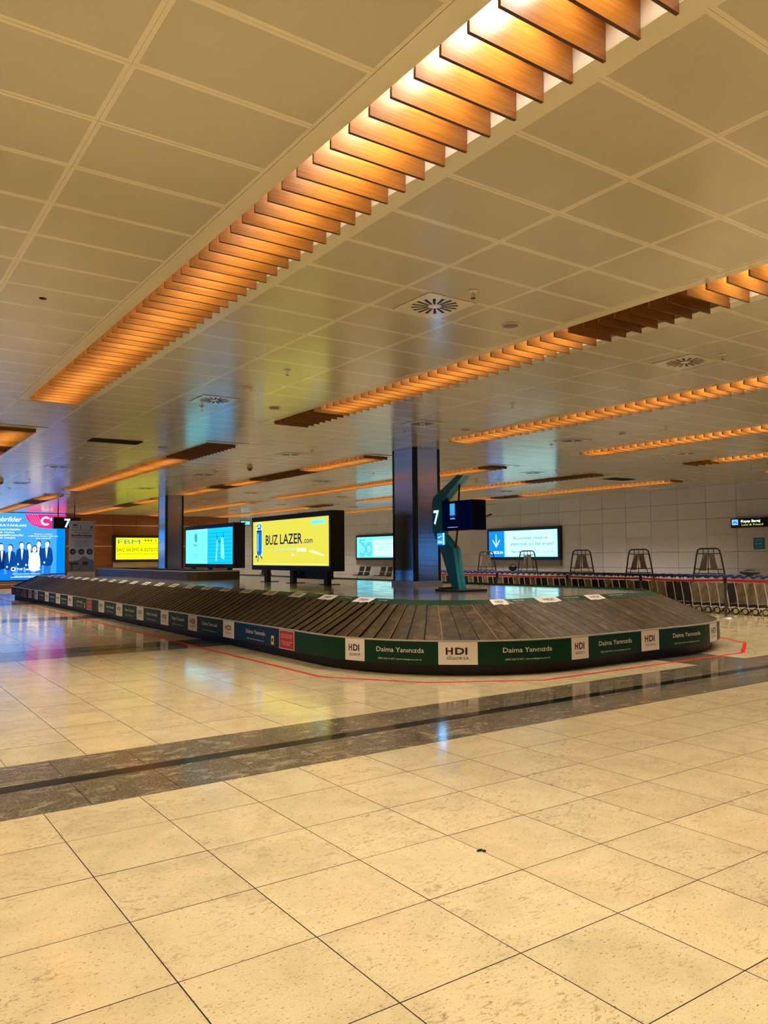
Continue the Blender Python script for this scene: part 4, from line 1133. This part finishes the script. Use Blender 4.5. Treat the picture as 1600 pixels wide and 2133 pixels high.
proto = thing('air_vent', 'square ceiling vent with a black swirl of slots, nearest the camera', 'vent', (4.85, 6.05, H - 0.003), 'swirl air vents in the ceiling')
kid(proto, 'face_plate', vent_plate); kid(proto, 'swirl_slots', vent_blades)
first = True
for i, vx in enumerate(VX):
    for j, vy in enumerate(VY):
        if (i, j) in ((0, 2), (4, 2)): continue
        if seen_size(vx, vy, H) == 0: continue
        o = proto if first else copy_tree(proto); first = False
        o.location = (vx, vy, H - 0.003)
        o['label'] = 'square ceiling vent with swirl slots %s, %s' % (bayn[i], rown[j])
for (vx, vy, lb) in ((4.8, 17.03, 'dark rectangular ceiling grille over the left half, beyond the foreground light strip'), (21.5, 17.0, 'dark rectangular ceiling grille close to the right wall screen')):
    t = thing('ceiling_grille', lb, 'grille', (vx, vy, H - 0.01))
    mb = MB(); mb.box((-0.53, -0.25, -0.004), (0.53, 0.25, 0.006), m_vdark); kid(t, 'opening', mb)
    mb = MB()
    for k in range(9): mb.box((-0.52, -0.24 + 0.055 * k, -0.010), (0.52, -0.235 + 0.055 * k, -0.004), m_cartdark)
    kid(t, 'louvre', mb, kind='stuff')
def add_fix(name, cat, grp, build, spots):
    pr = None
    for (fx, fy, lb) in spots:
        if pr is None:
            pr = thing(name, lb, cat, (fx, fy, H - 0.002), grp); build(pr); o = pr
        else: o = copy_tree(pr); o.location = (fx, fy, H - 0.002); o['label'] = lb
def b_spr(t):
    mb = MB(); mb.cyl((0, 0, -0.006), (0, 0, 1), 0.045, 0.006, m_fixture, 14); kid(t, 'escutcheon', mb)
    mb = MB(); mb.cyl((0, 0, -0.035), (0, 0, 1), 0.010, 0.03, m_chrome, 8); mb.tube([(-0.012, 0, -0.03), (-0.018, 0, -0.05), (0, 0, -0.068)], 0.003, m_chrome, 5); mb.tube([(0.012, 0, -0.03), (0.018, 0, -0.05), (0, 0, -0.068)], 0.003, m_chrome, 5)
    mb.cyl((0, 0, -0.074), (0, 0, 1), 0.024, 0.003, m_cartdark, 12); kid(t, 'sprinkler_head', mb)
spots = []
for i in range(5):
    for j, fy in enumerate((5.5, 9.27, 12.3, 16.0, 19.6, 23.2, 26.8, 30.4, 34.0)):
        fx = 4.88 + 4.22 * i
        if seen_size(fx, fy, H) == 0 or (i, j) in ((0, 3),): continue
        spots.append((fx, fy + 0.05 * i, 'small chrome fire sprinkler %s, %s' % (bayn[i], rown[min(j, 7)] if j < 8 else 'last along its bay')))
add_fix('fire_sprinkler', 'sprinkler', 'fire sprinklers in the ceiling', b_spr, spots)
def b_smoke(t):
    mb = MB(); mb.cyl((0, 0, -0.012), (0, 0, 1), 0.075, 0.012, m_fixture, 18); kid(t, 'base_ring', mb)
    mb = MB(); mb.cyl((0, 0, -0.045), (0, 0, 1), 0.045, 0.033, m_fixture, 16, 0.06); mb.cyl((0, 0, -0.028), (0, 0, 1), 0.0555, 0.008, m_cartdark, 16); kid(t, 'detector_head', mb)
add_fix('smoke_detector', 'detector', 'smoke detectors in the ceiling', b_smoke, [
    (4.9, 10.57, 'white smoke detector in line with the upper end of the second light strip'), (4.85, 20.2, 'white smoke detector above the left lightbox, beyond the rectangular grille'),
    (13.3, 10.4, 'white smoke detector between third and fourth light strips'), (17.6, 19.8, 'white smoke detector over the totem arm, by the cyan ceiling reflection'), (8.95, 21.5, 'white smoke detector between the cyan and yellow reflections left of the pillar')])
def b_spk(t):
    mb = MB(); mb.cyl((0, 0, -0.012), (0, 0, 1), 0.10, 0.012, m_fixture, 22); kid(t, 'rim', mb)
    mb = MB(); mb.cyl((0, 0, -0.015), (0, 0, 1), 0.085, 0.004, mat('speaker_grille', (120, 108, 92), 0.5), 22); kid(t, 'grille', mb)
add_fix('ceiling_speaker', 'speaker', 'round ceiling speakers', b_spk, [
    (5.95, 6.1, 'round ceiling speaker right of the nearest swirl vent'), (5.96, 11.77, 'round ceiling speaker just above the dark end of the second light strip'),
    (5.96, 17.4, 'round ceiling speaker right of the dark rectangular grille'), (10.2, 11.8, 'round ceiling speaker above the near steel pillar')])
mb = MB(); mb.cyl((1.54, 7.96, H - 0.005), (0, 0, 1), 0.035, 0.006, m_vdark, 14); o = mb.build('ceiling_hole'); tagm(o, 'small black round hole in a ceiling panel at the upper left', 'hole')
t = thing('dome_camera', 'small round dome camera hanging from the ceiling at the left above the lightbox', 'camera', (4.15, 27.5, H))
mb = MB(); mb.cyl((0, 0, -0.05), (0, 0, 1), 0.09, 0.05, m_fixture, 14); kid(t, 'mount', mb)
mb = MB(); mb.ellipsoid((0, 0, -0.06), (0.08, 0.08, 0.08), mat('dome_glass', (90, 76, 66), 0.15), 12, 8); kid(t, 'dome', mb, True)
t = thing('dome_camera', 'small round dome camera under the ceiling left of the steel pillar', 'camera', (9.3, 19.9, H))
mb = MB(); mb.cyl((0, 0, -0.05), (0, 0, 1), 0.08, 0.05, m_fixture, 14); kid(t, 'mount', mb)
mb = MB(); mb.ellipsoid((0, 0, -0.06), (0.07, 0.07, 0.07), mat('dome_glass', (90, 76, 66), 0.15), 12, 8); kid(t, 'dome', mb, True)
t = thing('security_camera', 'small black wall camera high on the right wall beside the totem monitor', 'camera', (XW, 29.2, 3.62))
mb = MB(); mb.box((-0.06, -0.04, -0.04), (0, 0.04, 0.04), m_black); kid(t, 'bracket', mb)
mb = MB(); mb.tube([(-0.05, 0, 0), (-0.22, 0.02, -0.05)], 0.015, m_black); mb.tube([(-0.20, 0.14, -0.09), (-0.24, -0.14, -0.03)], 0.045, m_black, 8); kid(t, 'camera_body', mb)

# ================================================================ LUGGAGE CARTS
def cart_proto(lab):
    t = thing('luggage_cart', lab, 'luggage cart', (0, 0, 0), 'nested luggage carts along the right wall')
    for sx in (-0.27, 0.27):
        mb = MB(); mb.tube([(sx, -0.06, 0.10), (sx, -0.05, 0.20), (sx * 0.98, -0.02, 0.45), (sx * 0.95, 0.05, 0.80), (sx * 0.93, 0.08, 0.93)], 0.014, m_cartsteel, 6)
        kid(t, 'upright', mb, True)
    mb = MB()
    hp = [(-0.27, 0.075, 0.925), (-0.25, 0.06, 0.965), (-0.16, 0.05, 0.985), (0.0, 0.05, 0.99), (0.16, 0.05, 0.985), (0.25, 0.06, 0.965), (0.27, 0.075, 0.925)]
    mb.tube(hp, 0.030, m_cartblue, 8); mb.ellipsoid((-0.27, 0.06, 0.965), (0.05, 0.085, 0.042), m_cartblue, 8, 5); mb.ellipsoid((0.27, 0.06, 0.955), (0.045, 0.10, 0.03), m_cartblue, 8, 5)
    kid(t, 'handle', mb, True)
    mb = MB(); mb.box((-0.235, 0.0, 0.27), (0.235, 0.012, 0.80), m_cartboard); kid(t, 'advert_board', mb)
    mb = MB()
    mb.tube([(-0.27, -0.02, 0.17), (-0.24, 0.55, 0.16), (-0.10, 0.78, 0.15), (0.10, 0.78, 0.15), (0.24, 0.55, 0.16), (0.27, -0.02, 0.17)], 0.014, m_cartsteel, 6)
    for k in range(3): mb.tube([(-0.25, 0.12 + 0.2 * k, 0.172), (0.25, 0.12 + 0.2 * k, 0.172)], 0.010, m_cartsteel, 5)
    mb.box((-0.24, 0.0, 0.17), (0.24, 0.05, 0.25), m_cartdark); kid(t, 'base_frame', mb)
    for sx in (-0.30, 0.30):
        mb = MB(); mb.cyl((sx - 0.02, 0.0, 0.09), (1, 0, 0), 0.088, 0.04, m_cartdark, 14); mb.cyl((sx - 0.024, 0.0, 0.09), (1, 0, 0), 0.062, 0.048, m_hub, 12)
        mb.add([(sx + dx, -0.095 * math.cos(a) * 1.08 + 0.0, 0.09 + 0.10 * math.sin(a)) for a in [PI * k / 8 for k in range(6)] for dx in (-0.026, 0.026)],
               [(2 * k, 2 * k + 1, 2 * k + 3, 2 * k + 2) for k in range(5)], m_cartsteel)
        kid(t, 'wheel', mb)
    mb = MB(); mb.cyl((-0.02, 0.70, 0.06), (1, 0, 0), 0.06, 0.04, m_cartdark, 12); mb.tube([(0, 0.70, 0.06), (0, 0.70, 0.15)], 0.012, m_cartsteel, 5); kid(t, 'front_wheel', mb)
    return t
posts = [8.5, 11.05, 13.53, 16.15, 19.2, 21.6, 24.2]
def cart_label(y):
    n = ('first', 'second', 'third', 'fourth', 'fifth')
    if y < 11.05: return 'nested steel luggage cart with blue handle, right of the rightmost visible belt post'
    for k in range(1, 5):
        if y < posts[k + 1]: return 'nested steel luggage cart with blue handle between %s and %s belt posts from right' % (n[k - 1], n[k])
    return 'nested steel luggage cart with blue handle, at the far row end beside the totem'
cgrp = {}
DARKB = MB(); DARKB.box((-0.235, 0.0, 0.27), (0.235, 0.012, 0.80), mat('cart_board_dark', (44, 44, 40), 0.45)); DARKB = DARKB.mesh('advert_board')
pr = cart_proto(cart_label(10.16)); k = 0; yy = 10.16
while yy < 25.5:
    o = pr if k == 0 else copy_tree(pr)
    o.location = (19.36 + random.uniform(-0.015, 0.015), yy, 0.002); o.rotation_euler = (0, 0, random.uniform(-0.01, 0.01)); o['label'] = cart_label(yy)
    o['group'] = 'nested luggage carts ' + cart_label(yy).split('handle')[-1].strip(' ,')
    for ch in KIDS.get(o.name, []):
        if ch.name.startswith('advert_board') and (k in (6, 11, 12, 13) or k > 14 and k % 3): ch.data = DARKB; ch['label'] = 'dark advert board'
    k += 1; yy += 0.263
# belt posts and the red belts between them
ord_ = ['rightmost, cut off by the frame', 'first from the right frame edge, by the end of the carousel', 'second from the right, behind the sloping slats', 'third from the right', 'fourth from the right', 'fifth from the right, beside the totem', 'last, hidden by the totem']
for k, py in enumerate(posts):
    t = thing('belt_post', 'dark steel belt post %s' % ord_[k], 'barrier post', (17.91, py, 0), 'belt posts in front of the carts')
    mb = MB(); mb.cyl((0, 0, 0), (0, 0, 1), 0.17, 0.02, m_trim, 20, 0.15); mb.cyl((0, 0, 0.02), (0, 0, 1), 0.13, 0.02, m_trim, 16, 0.03); kid(t, 'base', mb)
    mb = MB(); mb.cyl((0, 0, 0.03), (0, 0, 1), 0.03, 0.90, mat('post_steel', (90, 88, 86), 0.3, 0.8), 12); kid(t, 'pole', mb)
    mb = MB(); mb.cyl((0, 0, 0.86), (0, 0, 1), 0.042, 0.12, m_black, 12); kid(t, 'belt_head', mb)
for k in range(len(posts) - 1):
    a, b_ = posts[k] + 0.04, posts[k + 1] - 0.04; n = 8; mb = MB()
    for (xa) in (17.905,):
        vs = []
        for i in range(n + 1):
            u = i / n; sag = -0.03 * 4 * u * (1 - u) * (0.4 + 0.6 * (k % 2))
            yy = a + (b_ - a) * u
            vs += [(xa, yy, 0.895 + sag), (xa, yy, 0.95 + sag), (xa + 0.004, yy, 0.95 + sag), (xa + 0.004, yy, 0.895 + sag)]
        fs = []
        for i in range(n):
            for t_ in range(4): fs.append((i * 4 + t_, i * 4 + (t_ + 1) % 4, (i + 1) * 4 + (t_ + 1) % 4, (i + 1) * 4 + t_))
        mb.add(vs, fs, m_belt)
    o = mb.build('barrier_belt')
    tagm(o, 'red barrier belt %s' % ['leaving the right frame edge', 'between first and second posts from the right', 'between second and third posts from the right', 'between third and fourth posts from the right', 'between fourth and fifth posts from the right', 'farthest, passing behind the totem'][k], 'belt', 'red belts between the posts')

# tall tubular porter trolley frames behind the carts
def rack(lab):
    t = thing('porter_trolley', lab, 'trolley', (0, 0, 0), 'tall porter trolleys behind the carts')
    def xz(y_, z_, dx=0): return (dx, y_, z_)
    def hw(z_): return 0.36 + (1.66 - z_) * 0.19
    mb = MB(); R_ = 0.022
    mb.tube([xz(hw(0.12), 0.12), xz(hw(1.55), 1.55), xz(hw(1.66) - 0.02, 1.68), xz(hw(1.66) - 0.10, 1.72), xz(-hw(1.66) + 0.10, 1.72), xz(-hw(1.66) + 0.02, 1.68), xz(-hw(1.55), 1.55), xz(-hw(0.12), 0.12)], R_, m_racktube, 8)
    kid(t, 'outer_frame', mb, True)
    for zz in (1.58, 1.14, 1.02, 0.5):
        mb = MB(); mb.tube([xz(hw(zz) - 0.01, zz), xz(-hw(zz) + 0.01, zz)], 0.014, m_racktube, 6); kid(t, 'cross_rail', mb)
    for (a, b_) in ((0.16, 0.26), (0.0, 0.02), (-0.16, -0.24)):
        mb = MB(); mb.tube([xz(a, 1.71), xz(a * 1.1, 1.5), xz(b_ * 1.3, 1.0)], 0.011, m_racktube, 6); kid(t, 'inner_bar', mb)
    mb = MB(); mb.add([(-.02, 0.12, 1.56), (-.02, 0.02, 1.56), (-.05, 0.06, 1.10), (-.05, 0.26, 1.10), (0, 0.12, 1.56), (0, 0.02, 1.56), (-.03, 0.06, 1.10), (-.03, 0.26, 1.10)], [(0, 1, 2, 3), (7, 6, 5, 4), (0, 4, 5, 1), (1, 5, 6, 2), (2, 6, 7, 3), (3, 7, 4, 0)], m_rackboard); kid(t, 'side_board', mb)
    mb = MB(); mb.add([(-.02, -0.02, 1.58), (-.02, -0.18, 1.58), (-.05, -0.30, 1.12), (-.05, -0.10, 1.12), (0, -0.02, 1.58), (0, -0.18, 1.58), (-.03, -0.30, 1.12), (-.03, -0.10, 1.12)], [(0, 1, 2, 3), (7, 6, 5, 4), (0, 4, 5, 1), (1, 5, 6, 2), (2, 6, 7, 3), (3, 7, 4, 0)], m_rackboard); kid(t, 'side_board', mb)
    mb = MB(); mb.tube([(0, hw(.12), .12), (0.7, hw(.12) - .1, .14), (0.7, -hw(.12) + .1, .14), (0, -hw(.12), .12)], 0.02, m_racktube, 6); mb.box((0.0, -0.5, 0.15), (0.7, 0.5, 0.17), m_rackboard); kid(t, 'platform', mb)
    for (wx, wy) in ((0.05, 0.55), (0.05, -0.55), (0.62, 0.45), (0.62, -0.45)):
        mb = MB(); mb.cyl((wx, wy - 0.02, 0.07), (0, 1, 0), 0.07, 0.04, m_cartdark, 12); kid(t, 'wheel', mb)
    return t
rl = ['tall dark tubular porter trolley left end of the row, overlapping the wall screen arrow', 'tall dark tubular porter trolley in front of the right half of the wall screen', 'tall dark tubular porter trolley just right of the wall screen',
      'tall dark tubular porter trolley in the middle of the plain wall', 'tall dark tubular porter trolley nearest, below the black wall sign']
pr = rack(rl[0])
for k, yy in enumerate((22.05, 19.92, 17.44, 15.19, 12.85)):
    o = pr if k == 0 else copy_tree(pr)
    o.location = (20.05, yy, 0.0); o.rotation_euler = (0, 0, (0.03, -0.02, 0.02, 0, -0.03)[k]); o['label'] = rl[k]
# bags left on the carts
def bag(lab, loc, r, m):
    t = thing('travel_bag', lab, 'bag', loc)
    mb = MB(); mb.ellipsoid((0, 0, r[2]), r, m, 12, 8); kid(t, 'bag_body', mb, True)
    mb = MB(); mb.tube([(0, -r[1] * 0.5, r[2] * 1.8), (0, -r[1] * 0.2, r[2] * 2.2), (0, r[1] * 0.2, r[2] * 2.2), (0, r[1] * 0.5, r[2] * 1.8)], 0.012, m_black, 5); kid(t, 'carry_handle', mb)
bag('dark round bag on top of the carts, in front of the wall screen', (19.36, 19.95, 1.015), (0.12, 0.17, 0.11), m_seat)
bag('crumpled dark bag lying on the cart handles at the right, below the blue notice', (19.36, 11.25, 1.018), (0.16, 0.28, 0.06), mat('bag_grey', (60, 56, 48), 0.6))

# ================================================================ SEATS
t0 = None
def seat_unit(lab, y, first=None):
    if first is not None:
        o = copy_tree(first); o.location = (25.9, y, 0); o['label'] = lab; return o
    t = thing('waiting_seat', lab, 'seat', (25.9, y, 0), 'black waiting seats on a beam')
    mb = MB(); mb.add([(-0.25, -0.24, 0.42), (0.18, -0.24, 0.38), (0.18, 0.24, 0.38), (-0.25, 0.24, 0.42), (-0.25, -0.24, 0.46), (0.18, -0.24, 0.42), (0.18, 0.24, 0.42), (-0.25, 0.24, 0.46)],
                      [(3, 2, 1, 0), (4, 5, 6, 7), (0, 1, 5, 4), (1, 2, 6, 5), (2, 3, 7, 6), (3, 0, 4, 7)], m_seat); kid(t, 'seat_pan', mb)
    mb = MB(); mb.add([(0.14, -0.24, 0.42), (0.30, -0.22, 0.94), (0.30, 0.22, 0.94), (0.14, 0.24, 0.42), (0.19, -0.24, 0.42), (0.34, -0.22, 0.94), (0.34, 0.22, 0.94), (0.19, 0.24, 0.42)],
                      [(0, 1, 2, 3), (7, 6, 5, 4), (0, 4, 5, 1), (1, 5, 6, 2), (2, 6, 7, 3), (3, 7, 4, 0)], m_seat); kid(t, 'backrest', mb)
    for sy in (-0.29, 0.29):
        mb = MB(); mb.tube([(0.16, sy, 0.40), (0.2, sy, 0.64), (-0.18, sy, 0.66), (-0.22, sy, 0.62)], 0.02, m_trim, 6); kid(t, 'armrest', mb)
    return t
s0_ = seat_unit('leftmost black waiting seat below the 50 wall screen', 40.05)
seat_unit('second black waiting seat from the left below the 50 wall screen', 39.35, s0_)
seat_unit('third black waiting seat, right of the gap in the seat row', 37.75, s0_)
seat_unit('rightmost black waiting seat touching the steel pillar outline', 37.05, s0_)
t = thing('seat_beam', 'steel beam on legs carrying the black waiting seats and a small tray', 'seat beam', (25.95, 38.6, 0))
mb = MB(); mb.box((25.88, 36.5, 0.28), (26.0, 40.7, 0.36), m_trim); mb.build('beam', t)
for yy in (37.2, 38.7, 40.2):
    mb = MB(); mb.box((25.9, yy - 0.04, 0.0), (25.98, yy + 0.04, 0.28), m_trim); mb.box((25.6, yy - 0.03, 0.0), (26.25, yy + 0.03, 0.04), m_trim); mb.build('leg', t)
mb = MB(); mb.chbox((25.68, 38.3, 0.36), (26.12, 38.8, 0.42), m_trim, 0.01); mb.build('tray', t)
# wheelchair parked by the far wall
t = thing('wheelchair', 'small dark folded wheelchair by the far wall left of the yellow screen', 'wheelchair', (21.9, 44.4, 0))
for sx in (-0.26, 0.26):
    mb = MB(); c = Vector((sx, 0.1, 0.32)); rg = [(sx, 0.1 + 0.3 * math.cos(2 * PI * k / 16), 0.32 + 0.3 * math.sin(2 * PI * k / 16)) for k in range(17)]
    mb.tube(rg, 0.02, m_black, 6); mb.tube([(sx, -0.2, 0.32), (sx, 0.4, 0.32)], 0.008, m_chrome, 4); mb.tube([(sx, 0.1, 0.02), (sx, 0.1, 0.62)], 0.008, m_chrome, 4); kid(t, 'wheel', mb)
    mb = MB(); mb.tube([(sx * .9, 0.28, 1.0), (sx * .9, 0.22, 0.92), (sx * .9, 0.2, 0.45), (sx * .9, -0.25, 0.45), (sx * .8, -0.4, 0.12)], 0.015, m_cartdark, 6); kid(t, 'side_frame', mb)
mb = MB(); mb.box((-0.22, -0.22, 0.45), (0.22, 0.2, 0.50), m_seat); mb.box((-0.22, 0.18, 0.5), (0.22, 0.22, 0.92), m_seat); kid(t, 'seat', mb)
mb = MB(); mb.cyl((-0.2, -0.35, 0.08), (1, 0, 0), 0.08, 0.03, m_cartdark, 10); mb.cyl((0.17, -0.35, 0.08), (1, 0, 0), 0.08, 0.03, m_cartdark, 10); kid(t, 'caster', mb)

o = SCRAP.build('floor_scrap'); tagm(o, 'tiny dark scrap lying on a floor joint in the foreground', 'scrap')
